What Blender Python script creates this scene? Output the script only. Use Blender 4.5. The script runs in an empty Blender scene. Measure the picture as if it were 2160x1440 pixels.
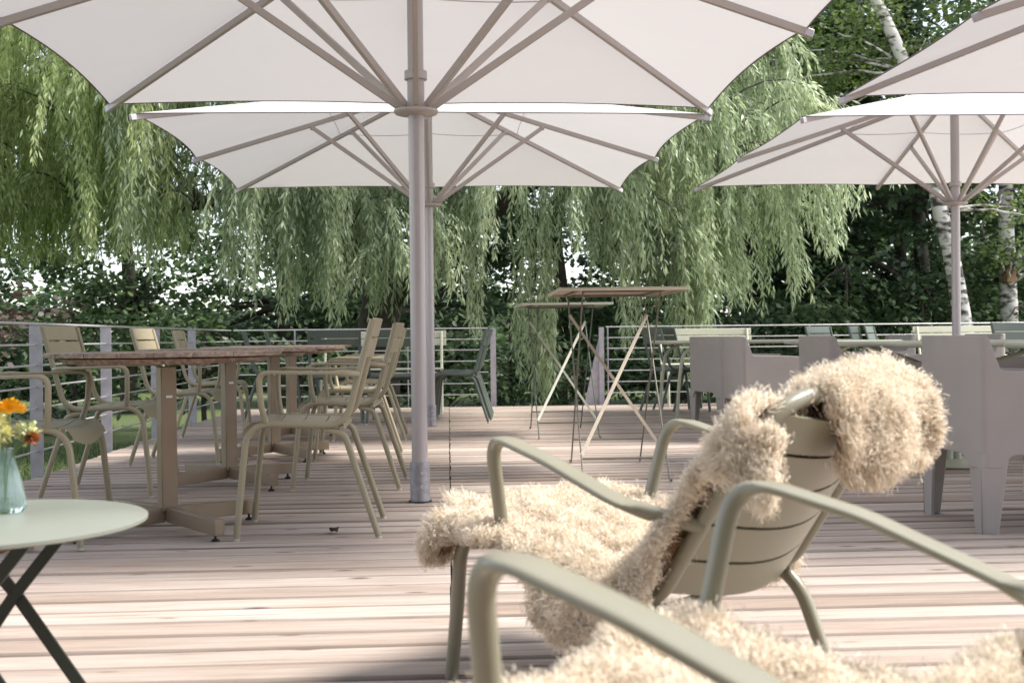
import bpy, math, random
import numpy as np
from mathutils import Vector, Matrix, noise as mnoise
R = math.radians
random.seed(7); rng = np.random.default_rng(11)
scene = bpy.context.scene
COL = scene.collection

# ------------------------------------------------------------------ materials
def newmat(name):
    m = bpy.data.materials.new(name); m.use_nodes = True
    nt = m.node_tree; b = nt.nodes['Principled BSDF']
    return m, nt, b
def N(nt, t, **kw):
    n = nt.nodes.new(t)
    for k, v in kw.items(): setattr(n, k, v)
    return n
def ramp(nt, stops):
    r = nt.nodes.new('ShaderNodeValToRGB'); e = r.color_ramp.elements
    while len(e) < len(stops): e.new(0.5)
    for i, (p, c) in enumerate(stops):
        e[i].position = p; e[i].color = (*c, 1) if len(c) == 3 else c
    return r
def simple(name, col, rough=0.5, metal=0.0, var=0.06, nscale=6.0, bump=0.0, bscale=80, spec=0.5):
    m, nt, b = newmat(name)
    tc = N(nt, 'ShaderNodeTexCoord')
    no = N(nt, 'ShaderNodeTexNoise'); no.inputs['Scale'].default_value = nscale; no.inputs['Detail'].default_value = 6
    nt.links.new(tc.outputs['Object'], no.inputs['Vector'])
    c0 = tuple(max(0, c*(1-var)) for c in col); c1 = tuple(min(1, c*(1+var)) for c in col)
    r = ramp(nt, [(0.3, c0), (0.7, c1)])
    nt.links.new(no.outputs['Fac'], r.inputs['Fac']); nt.links.new(r.outputs['Color'], b.inputs['Base Color'])
    mr = N(nt, 'ShaderNodeMapRange'); mr.inputs['To Min'].default_value = rough*0.85; mr.inputs['To Max'].default_value = min(1, rough*1.15)
    nt.links.new(no.outputs['Fac'], mr.inputs['Value']); nt.links.new(mr.outputs['Result'], b.inputs['Roughness'])
    b.inputs['Metallic'].default_value = metal; b.inputs['Specular IOR Level'].default_value = spec
    if bump:
        n2 = N(nt, 'ShaderNodeTexNoise'); n2.inputs['Scale'].default_value = bscale; n2.inputs['Detail'].default_value = 4
        nt.links.new(tc.outputs['Object'], n2.inputs['Vector'])
        bp = N(nt, 'ShaderNodeBump'); bp.inputs['Strength'].default_value = bump; bp.inputs['Distance'].default_value = 0.002
        nt.links.new(n2.outputs['Fac'], bp.inputs['Height']); nt.links.new(bp.outputs['Normal'], b.inputs['Normal'])
    return m
def leafmat(name, dark, light, transl=0.35, rough=0.5, under=None):
    m, nt, b = newmat(name)
    at = N(nt, 'ShaderNodeAttribute', attribute_name='rnd')
    r = ramp(nt, [(0.0, dark), (0.6, tuple((a+c)/2 for a, c in zip(dark, light))), (1.0, light)])
    nt.links.new(at.outputs['Fac'], r.inputs['Fac'])
    src = r.outputs['Color']
    if under:
        g = N(nt, 'ShaderNodeNewGeometry'); mx = N(nt, 'ShaderNodeMixRGB'); mx.inputs[2].default_value = (*under, 1)
        ml = N(nt, 'ShaderNodeMath', operation='MULTIPLY'); ml.inputs[1].default_value = 0.6
        nt.links.new(g.outputs['Backfacing'], ml.inputs[0]); nt.links.new(ml.outputs[0], mx.inputs[0]); nt.links.new(src, mx.inputs[1]); src = mx.outputs[0]
    nt.links.new(src, b.inputs['Base Color'])
    b.inputs['Roughness'].default_value = rough; b.inputs['Specular IOR Level'].default_value = 0.4
    t = N(nt, 'ShaderNodeBsdfTranslucent'); hs = N(nt, 'ShaderNodeHueSaturation'); hs.inputs['Saturation'].default_value = 1.05; hs.inputs['Value'].default_value = 1.5
    nt.links.new(r.outputs['Color'], hs.inputs['Color']); nt.links.new(hs.outputs['Color'], t.inputs['Color'])
    mix = N(nt, 'ShaderNodeMixShader'); mix.inputs[0].default_value = transl
    out = nt.nodes['Material Output']
    nt.links.new(b.outputs[0], mix.inputs[1]); nt.links.new(t.outputs[0], mix.inputs[2]); nt.links.new(mix.outputs[0], out.inputs['Surface'])
    return m

M = {}
M['beige'] = simple('nutmeg_beige_paint', (0.32, 0.28, 0.19), 0.42, var=0.04, bump=0.15, bscale=300)
M['sage'] = simple('pale_sage_paint', (0.46, 0.46, 0.36), 0.4, var=0.04, bump=0.15, bscale=300)
M['cream'] = simple('cream_sage_paint', (0.62, 0.62, 0.50), 0.45, var=0.04)
M['talltop'] = simple('warm_beige_table_paint', (0.50, 0.43, 0.33), 0.5)
M['tall'] = simple('grey_olive_paint', (0.20, 0.19, 0.145), 0.45)
M['green'] = simple('dark_green_paint', (0.105, 0.13, 0.11), 0.6, var=0.06)
M['low'] = simple('low_chair_sage_paint', (0.235, 0.222, 0.16), 0.34, var=0.03, bump=0.1, bscale=300, spec=0.7)
M['strut'] = simple('dark_green_strut_paint', (0.018, 0.026, 0.02), 0.45)
M['disc'] = simple('round_table_sage_paint', (0.215, 0.23, 0.195), 0.32, var=0.04)
M['brown'] = simple('bronze_powder_coat', (0.27, 0.205, 0.145), 0.38, metal=0.25, var=0.05)
M['plastic'] = simple('mauve_grey_plastic', (0.35, 0.318, 0.305), 0.55, var=0.04, bump=0.25, bscale=250)
M['galv'] = simple('galvanised_steel', (0.46, 0.43, 0.47), 0.5, metal=0.35, var=0.14, nscale=14)
M['sleeve'] = simple('zinc_sleeve', (0.34, 0.34, 0.38), 0.42, metal=0.5, var=0.2, nscale=30)
M['rail'] = simple('stainless_bar', (0.62, 0.61, 0.62), 0.35, metal=0.5)
M['pole'] = simple('pole_lilac_grey_paint', (0.46, 0.42, 0.43), 0.32, metal=0.1, var=0.03)
M['rib'] = simple('rib_taupe_paint', (0.47, 0.42, 0.41), 0.4, metal=0.1, var=0.03)
M['black'] = simple('black_rubber', (0.02, 0.02, 0.02), 0.6)
M['clear'] = simple('clear_glide', (0.5, 0.48, 0.42), 0.25)
M['hem'] = simple('taupe_hem', (0.16, 0.13, 0.13), 0.8)
M['bark'] = simple('dark_bark', (0.055, 0.045, 0.035), 0.9, var=0.5, nscale=9, bump=1.0, bscale=25)
M['deadleaf'] = simple('dead_leaf', (0.09, 0.05, 0.03), 0.7, var=0.3)
M['deadleaf2'] = simple('dry_leaf', (0.28, 0.15, 0.07), 0.7, var=0.3)
M['twig'] = simple('twig', (0.10, 0.08, 0.05), 0.8)
M['nestwood'] = simple('nest_box_wood', (0.30, 0.17, 0.09), 0.8, var=0.2)
M['stem'] = simple('flower_stem', (0.12, 0.22, 0.06), 0.6)
M['orange'] = simple('marigold_petals', (0.80, 0.42, 0.01), 0.7, var=0.3, nscale=60)
M['yellow'] = simple('cream_yellow_petals', (0.75, 0.72, 0.35), 0.7, var=0.2, nscale=60)
M['white'] = simple('white_umbel', (0.62, 0.66, 0.36), 0.7, var=0.2, nscale=60)
M['brownflower'] = simple('rust_flower', (0.5, 0.2, 0.07), 0.7, var=0.3, nscale=60)
M['hide'] = simple('brown_hide', (0.20, 0.115, 0.065), 0.8, var=0.25, nscale=20)
M['skinbase'] = simple('wool_underlayer', (0.70, 0.60, 0.48), 0.95, var=0.15, nscale=40)

# teak table top : staves along local Y
m, nt, b = newmat('weathered_teak'); M['teak'] = m
tc = N(nt, 'ShaderNodeTexCoord'); mp = N(nt, 'ShaderNodeMapping'); mp.inputs['Scale'].default_value = (60, 3, 60)
no = N(nt, 'ShaderNodeTexNoise'); no.inputs['Scale'].default_value = 1; no.inputs['Detail'].default_value = 8
nt.links.new(tc.outputs['Object'], mp.inputs['Vector']); nt.links.new(mp.outputs['Vector'], no.inputs['Vector'])
r = ramp(nt, [(0.3, (0.15, 0.10, 0.075)), (0.55, (0.30, 0.215, 0.165)), (0.75, (0.50, 0.41, 0.345))])
nt.links.new(no.outputs['Fac'], r.inputs['Fac']); nt.links.new(r.outputs['Color'], b.inputs['Base Color']); b.inputs['Roughness'].default_value = 0.5

# canopy fabric
m, nt, b = newmat('canopy_fabric'); M['canopy'] = m
tc = N(nt, 'ShaderNodeTexCoord'); no = N(nt, 'ShaderNodeTexNoise'); no.inputs['Scale'].default_value = 2.0; no.inputs['Detail'].default_value = 8
nt.links.new(tc.outputs['Object'], no.inputs['Vector'])
r = ramp(nt, [(0.3, (0.70, 0.66, 0.645)), (0.7, (0.75, 0.71, 0.70))])
nt.links.new(no.outputs['Fac'], r.inputs['Fac']); nt.links.new(r.outputs['Color'], b.inputs['Base Color']); b.inputs['Roughness'].default_value = 0.85
b.inputs['Specular IOR Level'].default_value = 0.2
mp = N(nt, 'ShaderNodeMapping'); mp.inputs['Scale'].default_value = (40, 400, 100)
wn = N(nt, 'ShaderNodeTexNoise'); wn.inputs['Scale'].default_value = 1; wn.inputs['Detail'].default_value = 3
nt.links.new(tc.outputs['Object'], mp.inputs['Vector']); nt.links.new(mp.outputs['Vector'], wn.inputs['Vector'])
bp = N(nt, 'ShaderNodeBump'); bp.inputs['Strength'].default_value = 0.25; bp.inputs['Distance'].default_value = 0.002
nt.links.new(wn.outputs['Fac'], bp.inputs['Height']); nt.links.new(bp.outputs['Normal'], b.inputs['Normal'])
tr = N(nt, 'ShaderNodeBsdfTranslucent'); tr.inputs['Color'].default_value = (0.57, 0.55, 0.545, 1)
mix = N(nt, 'ShaderNodeMixShader'); mix.inputs[0].default_value = 0.33
nt.links.new(b.outputs[0], mix.inputs[1]); nt.links.new(tr.outputs[0], mix.inputs[2]); nt.links.new(mix.outputs[0], nt.nodes['Material Output'].inputs['Surface'])
wr = N(nt, 'ShaderNodeTexNoise'); wr.inputs['Scale'].default_value = 2.2; wr.inputs['Detail'].default_value = 3; nt.links.new(tc.outputs['Object'], wr.inputs['Vector'])
b2 = N(nt, 'ShaderNodeBump'); b2.inputs['Strength'].default_value = 0.5; b2.inputs['Distance'].default_value = 0.03; nt.links.new(wr.outputs['Fac'], b2.inputs['Height']); nt.links.new(b2.outputs['Normal'], bp.inputs['Normal'])

# deck boards
m, nt, b = newmat('weathered_larch_boards'); M['deck'] = m
tc = N(nt, 'ShaderNodeTexCoord'); at = N(nt, 'ShaderNodeAttribute', attribute_name='rnd')
sc_ = N(nt, 'ShaderNodeMath', operation='MULTIPLY'); sc_.inputs[1].default_value = 37.0; nt.links.new(at.outputs['Fac'], sc_.inputs[0])
cmb = N(nt, 'ShaderNodeCombineXYZ'); nt.links.new(sc_.outputs[0], cmb.inputs[0]); nt.links.new(sc_.outputs[0], cmb.inputs[2])
add = N(nt, 'ShaderNodeVectorMath', operation='ADD'); nt.links.new(tc.outputs['Object'], add.inputs[0]); nt.links.new(cmb.outputs[0], add.inputs[1])
def mapped(scale):
    mp = N(nt, 'ShaderNodeMapping'); mp.inputs['Scale'].default_value = scale; nt.links.new(add.outputs[0], mp.inputs['Vector']); return mp.outputs['Vector']
g1 = N(nt, 'ShaderNodeTexNoise'); g1.inputs['Scale'].default_value = 1; g1.inputs['Detail'].default_value = 9; g1.inputs['Roughness'].default_value = 0.65; g1.inputs['Distortion'].default_value = 0.25
nt.links.new(mapped((3.2, 60, 1)), g1.inputs['Vector'])
g2 = N(nt, 'ShaderNodeTexNoise'); g2.inputs['Scale'].default_value = 1; g2.inputs['Detail'].default_value = 4
nt.links.new(mapped((0.9, 9, 1)), g2.inputs['Vector'])
kn = N(nt, 'ShaderNodeTexVoronoi'); kn.inputs['Scale'].default_value = 1; nt.links.new(mapped((3.2, 11.0, 1)), kn.inputs['Vector'])
r1 = ramp(nt, [(0.24, (0.22, 0.17, 0.14)), (0.36, (0.42, 0.36, 0.315)), (0.70, (0.56, 0.50, 0.455))])
nt.links.new(g1.outputs['Fac'], r1.inputs['Fac'])
r2 = ramp(nt, [(0.3, (0.78, 0.70, 0.66)), (0.7, (1.0, 1.0, 1.0))]); nt.links.new(g2.outputs['Fac'], r2.inputs['Fac'])
mu = N(nt, 'ShaderNodeMixRGB', blend_type='MULTIPLY'); mu.inputs[0].default_value = 1; nt.links.new(r1.outputs[0], mu.inputs[1]); nt.links.new(r2.outputs[0], mu.inputs[2])
r3 = ramp(nt, [(0.0, (0.74, 0.69, 0.64)), (0.5, (0.95, 0.93, 0.91)), (1.0, (1.12, 1.11, 1.1))]); nt.links.new(at.outputs['Fac'], r3.inputs['Fac'])
mu2 = N(nt, 'ShaderNodeMixRGB', blend_type='MULTIPLY'); mu2.inputs[0].default_value = 1; nt.links.new(mu.outputs[0], mu2.inputs[1]); nt.links.new(r3.outputs[0], mu2.inputs[2])
r4 = ramp(nt, [(0.05, (0.25, 0.2, 0.18)), (0.11, (0.7, 0.66, 0.62)), (0.15, (1, 1, 1))]); nt.links.new(kn.outputs['Distance'], r4.inputs['Fac'])
mu3 = N(nt, 'ShaderNodeMixRGB', blend_type='MULTIPLY'); mu3.inputs[0].default_value = 0.85; nt.links.new(mu2.outputs[0], mu3.inputs[1]); nt.links.new(r4.outputs[0], mu3.inputs[2])
at2 = N(nt, 'ShaderNodeAttribute', attribute_name='gap_shade'); mu4 = N(nt, 'ShaderNodeMixRGB'); mu4.inputs[2].default_value = (0.045, 0.034, 0.028, 1)  # unbleached brown sides and chamfers, darkened to paint shade into the board gaps
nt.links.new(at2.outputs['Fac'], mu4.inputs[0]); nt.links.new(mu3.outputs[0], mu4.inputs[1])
ck = N(nt, 'ShaderNodeTexNoise'); ck.inputs['Scale'].default_value = 1; ck.inputs['Detail'].default_value = 3; nt.links.new(mapped((1.1, 75, 1)), ck.inputs['Vector'])
r5 = ramp(nt, [(0.30, (0.45, 0.38, 0.33)), (0.345, (1, 1, 1))]); nt.links.new(ck.outputs['Fac'], r5.inputs['Fac'])
mu5 = N(nt, 'ShaderNodeMixRGB', blend_type='MULTIPLY'); mu5.inputs[0].default_value = 1; nt.links.new(mu4.outputs[0], mu5.inputs[1]); nt.links.new(r5.outputs[0], mu5.inputs[2])
nt.links.new(mu5.outputs[0], b.inputs['Base Color']); b.inputs['Roughness'].default_value = 0.72; b.inputs['Specular IOR Level'].default_value = 0.35
bp = N(nt, 'ShaderNodeBump'); bp.inputs['Strength'].default_value = 0.5; bp.inputs['Distance'].default_value = 0.004
nt.links.new(g1.outputs['Fac'], bp.inputs['Height']); nt.links.new(bp.outputs['Normal'], b.inputs['Normal'])

# birch bark
m, nt, b = newmat('birch_bark'); M['birch'] = m
tc = N(nt, 'ShaderNodeTexCoord')
v1 = N(nt, 'ShaderNodeTexNoise'); v1.inputs['Scale'].default_value = 1; v1.inputs['Detail'].default_value = 6
mp = N(nt, 'ShaderNodeMapping'); mp.inputs['Scale'].default_value = (5, 5, 13); nt.links.new(tc.outputs['Object'], mp.inputs['Vector']); nt.links.new(mp.outputs[0], v1.inputs['Vector'])
r = ramp(nt, [(0.40, (0.05, 0.045, 0.04)), (0.47, (0.30, 0.27, 0.24)), (0.54, (0.66, 0.62, 0.58))])
nt.links.new(v1.outputs['Fac'], r.inputs['Fac']); nt.links.new(r.outputs[0], b.inputs['Base Color']); b.inputs['Roughness'].default_value = 0.7

# lawn
m, nt, b = newmat('lawn'); M['lawn'] = m
tc = N(nt, 'ShaderNodeTexCoord'); no = N(nt, 'ShaderNodeTexNoise'); no.inputs['Scale'].default_value = 18; no.inputs['Detail'].default_value = 10
nt.links.new(tc.outputs['Object'], no.inputs['Vector'])
r = ramp(nt, [(0.3, (0.03, 0.05, 0.015)), (0.7, (0.13, 0.17, 0.05))]); nt.links.new(no.outputs['Fac'], r.inputs['Fac']); nt.links.new(r.outputs[0], b.inputs['Base Color']); b.inputs['Roughness'].default_value = 0.9
# glass
m, nt, b = newmat('turquoise_glass'); M['glass'] = m
b.inputs['Base Color'].default_value = (0.82, 0.97, 0.95, 1); b.inputs['Roughness'].default_value = 0.05; b.inputs['Transmission Weight'].default_value = 0.92; b.inputs['IOR'].default_value = 1.3

# wool
m, nt, b = newmat('sheep_wool'); M['wool'] = m
at = N(nt, 'ShaderNodeAttribute', attribute_name='rnd')
r = ramp(nt, [(0.0, (0.72, 0.58, 0.42)), (0.35, (0.86, 0.75, 0.60)), (1.0, (0.93, 0.87, 0.77))]); nt.links.new(at.outputs['Fac'], r.inputs['Fac'])
nt.links.new(r.outputs[0], b.inputs['Base Color']); b.inputs['Roughness'].default_value = 0.8; b.inputs['Specular IOR Level'].default_value = 0.2
tr = N(nt, 'ShaderNodeBsdfTranslucent'); nt.links.new(r.outputs[0], tr.inputs['Color'])
mix = N(nt, 'ShaderNodeMixShader'); mix.inputs[0].default_value = 0.3
nt.links.new(b.outputs[0], mix.inputs[1]); nt.links.new(tr.outputs[0], mix.inputs[2]); nt.links.new(mix.outputs[0], nt.nodes['Material Output'].inputs['Surface'])

M['willow'] = leafmat('willow_leaves', (0.19, 0.26, 0.13), (0.62, 0.68, 0.46), 0.48, 0.36, under=(0.42, 0.48, 0.34))
M['willow2'] = leafmat('willow_leaves_yellow', (0.25, 0.32, 0.11), (0.66, 0.72, 0.40), 0.5, 0.42)
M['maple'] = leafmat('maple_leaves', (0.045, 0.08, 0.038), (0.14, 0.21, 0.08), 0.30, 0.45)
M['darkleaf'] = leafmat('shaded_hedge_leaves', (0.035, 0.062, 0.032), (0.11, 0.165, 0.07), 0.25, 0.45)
M['lime'] = leafmat('lime_leaves', (0.10, 0.17, 0.03), (0.22, 0.32, 0.07), 0.45, 0.45)
M['birchleaf'] = leafmat('birch_leaves', (0.08, 0.12, 0.035), (0.20, 0.26, 0.09), 0.38, 0.45)
M['copper'] = leafmat('copper_leaves', (0.05, 0.035, 0.03), (0.19, 0.13, 0.10), 0.2, 0.4, under=(0.15, 0.11, 0.09))
M['grassblade'] = leafmat('grass_blades', (0.035, 0.06, 0.015), (0.11, 0.17, 0.04), 0.3, 0.6)

# ------------------------------------------------------------------ mesh helpers
def rotz(p, a):
    c, s = math.cos(a), math.sin(a); return (p[0]*c-p[1]*s, p[0]*s+p[1]*c, p[2])
class MB:
    def __init__(s): s.v = []; s.f = []; s.sm = []
    def add(s, vs, fs, smooth=False):
        o = len(s.v); s.v += [tuple(v) for v in vs]; s.f += [tuple(i+o for i in f) for f in fs]; s.sm += [smooth]*len(fs)
    def box(s, c, d, rz=0.0, rot=None):
        hx, hy, hz = d[0]/2, d[1]/2, d[2]/2
        vs = [Vector((x*hx, y*hy, z*hz)) for z in (-1, 1) for x, y in ((-1, -1), (1, -1), (1, 1), (-1, 1))]
        Rm = rot if rot is not None else Matrix.Rotation(rz, 3, 'Z')
        vs = [Rm @ v + Vector(c) for v in vs]
        s.add(vs, [(3, 2, 1, 0), (4, 5, 6, 7), (0, 1, 5, 4), (1, 2, 6, 5), (2, 3, 7, 6), (3, 0, 4, 7)])
        return s
    def bar(s, a, b, w, h, up=(0, 0, 1)):
        """rectangular bar from a to b, width w (sideways), height h (along up)"""
        a = Vector(a); b = Vector(b); d = (b-a).normalized(); u = Vector(up); sd = d.cross(u).normalized(); u = sd.cross(d).normalized()
        vs = [p + sd*sx*w/2 + u*sz*h/2 for p in (a, b) for sx, sz in ((-1, -1), (1, -1), (1, 1), (-1, 1))]
        s.add(vs, [(3, 2, 1, 0), (4, 5, 6, 7), (0, 1, 5, 4), (1, 2, 6, 5), (2, 3, 7, 6), (3, 0, 4, 7)])
        return s
    def tube(s, pts, r, seg=10, caps=True, sx=1.0, flat_up=None):
        pts = [Vector(p) for p in pts]; n = len(pts)
        rs = r if isinstance(r, (list, tuple)) else [r]*n
        T = []
        for i in range(n):
            a = pts[max(i-1, 0)]; b = pts[min(i+1, n-1)]; T.append((b-a).normalized())
        u = Vector((0, 0, 1)) if abs(T[0].z) < 0.9 else Vector((1, 0, 0))
        nrm = (u - T[0]*u.dot(T[0])).normalized()
        o = len(s.v)
        for i in range(n):
            nrm = (nrm - T[i]*nrm.dot(T[i])).normalized(); bn = T[i].cross(nrm)
            for k in range(seg):
                a = 2*math.pi*k/seg
                s.v.append(tuple(pts[i] + (nrm*math.cos(a) + bn*math.sin(a)*sx)*rs[i]))
        for i in range(n-1):
            for k in range(seg):
                k2 = (k+1) % seg
                s.f.append((o+i*seg+k, o+i*seg+k2, o+(i+1)*seg+k2, o+(i+1)*seg+k)); s.sm.append(True)
        if caps:
            s.f.append(tuple(o+k for k in reversed(range(seg)))); s.sm.append(False)
            s.f.append(tuple(o+(n-1)*seg+k for k in range(seg))); s.sm.append(False)
        return s
    def sweep(s, pts, side, hw_, hh_, seg=14):
        pts = [Vector(p) for p in pts]; n = len(pts); o = len(s.v)
        for i in range(n):
            t = (pts[min(i+1, n-1)]-pts[max(i-1, 0)]).normalized(); sd = Vector(side[i]) if isinstance(side, list) else Vector(side)
            sd = (sd-t*sd.dot(t)).normalized(); up = sd.cross(t)
            for k in range(seg):
                a = 2*math.pi*k/seg; ca, sa = math.cos(a), math.sin(a); fl = max(0.0, min(1.0, (hw_[i]/hh_[i]-1)/1.5)); e = 1-0.45*fl
                s.v.append(tuple(pts[i]+sd*math.copysign(abs(ca)**e, ca)*hw_[i]+up*math.copysign(abs(sa)**e, sa)*hh_[i]))
        for i in range(n-1):
            for k in range(seg):
                k2 = (k+1) % seg; s.f.append((o+i*seg+k, o+i*seg+k2, o+(i+1)*seg+k2, o+(i+1)*seg+k)); s.sm.append(True)
        s.f.append(tuple(o+k for k in reversed(range(seg)))); s.sm.append(False); s.f.append(tuple(o+(n-1)*seg+k for k in range(seg))); s.sm.append(False)
        return s
    def lathe(s, prof, c=(0, 0, 0), seg=32, smooth=True):
        o = len(s.v); n = len(prof)
        for r_, z in prof:
            for k in range(seg):
                a = 2*math.pi*k/seg; s.v.append((c[0]+r_*math.cos(a), c[1]+r_*math.sin(a), c[2]+z))
        for i in range(n-1):
            for k in range(seg):
                k2 = (k+1) % seg
                s.f.append((o+i*seg+k, o+i*seg+k2, o+(i+1)*seg+k2, o+(i+1)*seg+k)); s.sm.append(smooth)
        if prof[0][0] > 1e-5: s.f.append(tuple(o+k for k in reversed(range(seg)))); s.sm.append(False)
        if prof[-1][0] > 1e-5: s.f.append(tuple(o+(n-1)*seg+k for k in range(seg))); s.sm.append(False)
        return s
    def prism(s, outline, z0, z1):
        n = len(outline)
        vs = [(x, y, z0) for x, y in outline] + [(x, y, z1) for x, y in outline]
        fs = [tuple(reversed(range(n))), tuple(range(n, 2*n))] + [(i, (i+1) % n, n+(i+1) % n, n+i) for i in range(n)]
        s.add(vs, fs); return s
    def slab(s, grid_fn, nu, nv, thick, smooth=True):
        """grid_fn(u,v)->(point,normal) ; closed thick sheet"""
        o = len(s.v); top = []; bot = []
        for j in range(nv+1):
            for i in range(nu+1):
                p, nn = grid_fn(i/nu, j/nv); p = Vector(p); nn = Vector(nn).normalized()
                top.append(p+nn*thick/2); bot.append(p-nn*thick/2)
        s.v += [tuple(p) for p in top] + [tuple(p) for p in bot]
        K = (nu+1)*(nv+1); idx = lambda i, j: o+j*(nu+1)+i
        for j in range(nv):
            for i in range(nu):
                s.f.append((idx(i, j), idx(i+1, j), idx(i+1, j+1), idx(i, j+1))); s.sm.append(smooth)
                s.f.append((K+idx(i, j+1), K+idx(i+1, j+1), K+idx(i+1, j), K+idx(i, j))); s.sm.append(smooth)
        for i in range(nu):
            s.f.append((K+idx(i, 0), K+idx(i+1, 0), idx(i+1, 0), idx(i, 0))); s.f.append((idx(i, nv), idx(i+1, nv), K+idx(i+1, nv), K+idx(i, nv))); s.sm += [False, False]
        for j in range(nv):
            s.f.append((idx(0, j), idx(0, j+1), K+idx(0, j+1), K+idx(0, j))); s.f.append((K+idx(nu, j), K+idx(nu, j+1), idx(nu, j+1), idx(nu, j))); s.sm += [False, False]
        return s
    def build(s, name, mat, parent=None, bevel=0.0, rnd=None):
        me = bpy.data.meshes.new(name); me.from_pydata(s.v, [], s.f); me.update()
        me.polygons.foreach_set('use_smooth', s.sm); me.set_sharp_from_angle(angle=R(52))
        me.materials.append(mat)
        if rnd is not None:
            a = me.attributes.new('rnd', 'FLOAT', 'FACE'); a.data.foreach_set('value', rnd)
        o = bpy.data.objects.new(name, me); COL.objects.link(o)
        if parent is not None: o.parent = parent
        if bevel:
            bm_ = o.modifiers.new('bevel', 'BEVEL'); bm_.width = bevel; bm_.segments = 2; bm_.limit_method = 'ANGLE'; bm_.angle_limit = R(40)
        return o

def smooth_path(pts, it=3, closed=False):
    """Chaikin corner cutting keeping ends"""
    pts = [Vector(p) for p in pts]
    for _ in range(it):
        q = [pts[0]]
        for a, b in zip(pts[:-1], pts[1:]): q += [a*0.75+b*0.25, a*0.25+b*0.75]
        q.append(pts[-1]); pts = q
    return pts
def fillet(pts, rad, n=7):
    """polyline with rounded corners"""
    pts = [Vector(p) for p in pts]; out = [pts[0]]
    rads = rad if isinstance(rad, (list, tuple)) else [rad]*(len(pts)-2)
    for i in range(1, len(pts)-1):
        a, b, c = pts[i-1], pts[i], pts[i+1]
        r_ = min(rads[i-1], (a-b).length*0.49, (c-b).length*0.49)
        p0 = b+(a-b).normalized()*r_; p2 = b+(c-b).normalized()*r_
        for k in range(n+1):
            t = k/n; out.append(p0*(1-t)**2 + b*2*t*(1-t) + p2*t*t)
    out.append(pts[-1]); return out

def empty(name, loc=(0, 0, 0), rz=0.0):
    o = bpy.data.objects.new(name, None); o.empty_display_size = 0.2; COL.objects.link(o); o.location = loc; o.rotation_euler = (0, 0, rz); return o
def tag(o, label=None, cat=None, group=None, kind=None):
    if label: o['label'] = label
    if cat: o['category'] = cat
    if group: o['group'] = group
    if kind: o['kind'] = kind
    return o
def copy_tree(o, parent=None):
    c = o.copy(); COL.objects.link(c)
    if parent is not None: c.parent = parent; c.matrix_parent_inverse = o.matrix_parent_inverse.copy()
    for ch in [x for x in scene.objects if x.parent == o]: copy_tree(ch, c)
    return c
class Kind:
    """first use hands out the original, later uses copies"""
    def __init__(s, fn): s.fn = fn; s.o = None
    def place(s, loc, rz, label, cat, group=None, tilt=None):
        if s.o is None: s.o = s.fn(); o = s.o
        else: o = copy_tree(s.o)
        o.location = loc; o.rotation_euler = (0, 0, rz) if tilt is None else (tilt[0], tilt[1], rz)
        for k in ('label', 'category', 'group'):
            if k in o: del o[k]
        return tag(o, label, cat, group)

# ------------------------------------------------------------------ camera
YAW = 3.16
cam_d = bpy.data.cameras.new('camera'); cam = bpy.data.objects.new('camera', cam_d); COL.objects.link(cam)
cam_d.sensor_width = 36; cam_d.lens = 40.5; cam_d.clip_start = 0.05; cam_d.clip_end = 2000
cam.matrix_world = Matrix.Translation((0, 0, 0.79)) @ Matrix.Rotation(R(-YAW), 4, 'Z') @ Matrix.Rotation(R(90-0.2), 4, 'X') @ Matrix.Rotation(R(-0.6), 4, 'Z')
cam_d.dof.use_dof = True; cam_d.dof.focus_distance = 5.8; cam_d.dof.aperture_fstop = 5.2; cam_d.dof.aperture_blades = 7
scene.camera = cam
scene.cycles.max_bounces = 8; scene.cycles.diffuse_bounces = 3; scene.cycles.transmission_bounces = 6

# ------------------------------------------------------------------ light
SUN_EL, SUN_AZ = 53.0, 96.0      # azimuth measured from +Y towards +X
w = bpy.data.worlds.new('World'); scene.world = w; w.use_nodes = True
nt = w.node_tree; bg = nt.nodes['Background']
sky = nt.nodes.new('ShaderNodeTexSky'); sky.sky_type = 'NISHITA'; sky.sun_disc = False
sky.sun_elevation = R(SUN_EL); sky.sun_rotation = R(SUN_AZ); sky.air_density = 1.0; sky.dust_density = 0.8; sky.ozone_density = 1.0
hs = nt.nodes.new('ShaderNodeHueSaturation'); hs.inputs['Saturation'].default_value = 0.45; nt.links.new(sky.outputs[0], hs.inputs['Color']); nt.links.new(hs.outputs[0], bg.inputs['Color']); bg.inputs['Strength'].default_value = 0.135
sd = bpy.data.lights.new('sun', 'SUN'); so = bpy.data.objects.new('sun', sd); COL.objects.link(so)
sd.energy = 2.7; sd.angle = R(18); sd.color = (1.0, 0.95, 0.88)
sv = Vector((math.sin(R(SUN_AZ))*math.cos(R(SUN_EL)), math.cos(R(SUN_AZ))*math.cos(R(SUN_EL)), math.sin(R(SUN_EL))))
so.rotation_euler = sv.to_track_quat('Z', 'Y').to_euler()
scene.view_settings.view_transform = 'Standard'; scene.view_settings.look = 'None'; scene.view_settings.exposure = 1.42; scene.view_settings.gamma = 1.0

# ------------------------------------------------------------------ ground and deck
GZ = -0.62
b = MB(); b.add([(-600, -300, GZ), (600, -300, GZ), (600, 900, GZ), (-600, 900, GZ)], [(0, 1, 2, 3)])
tag(b.build('ground', M['lawn']), kind='structure')

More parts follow.
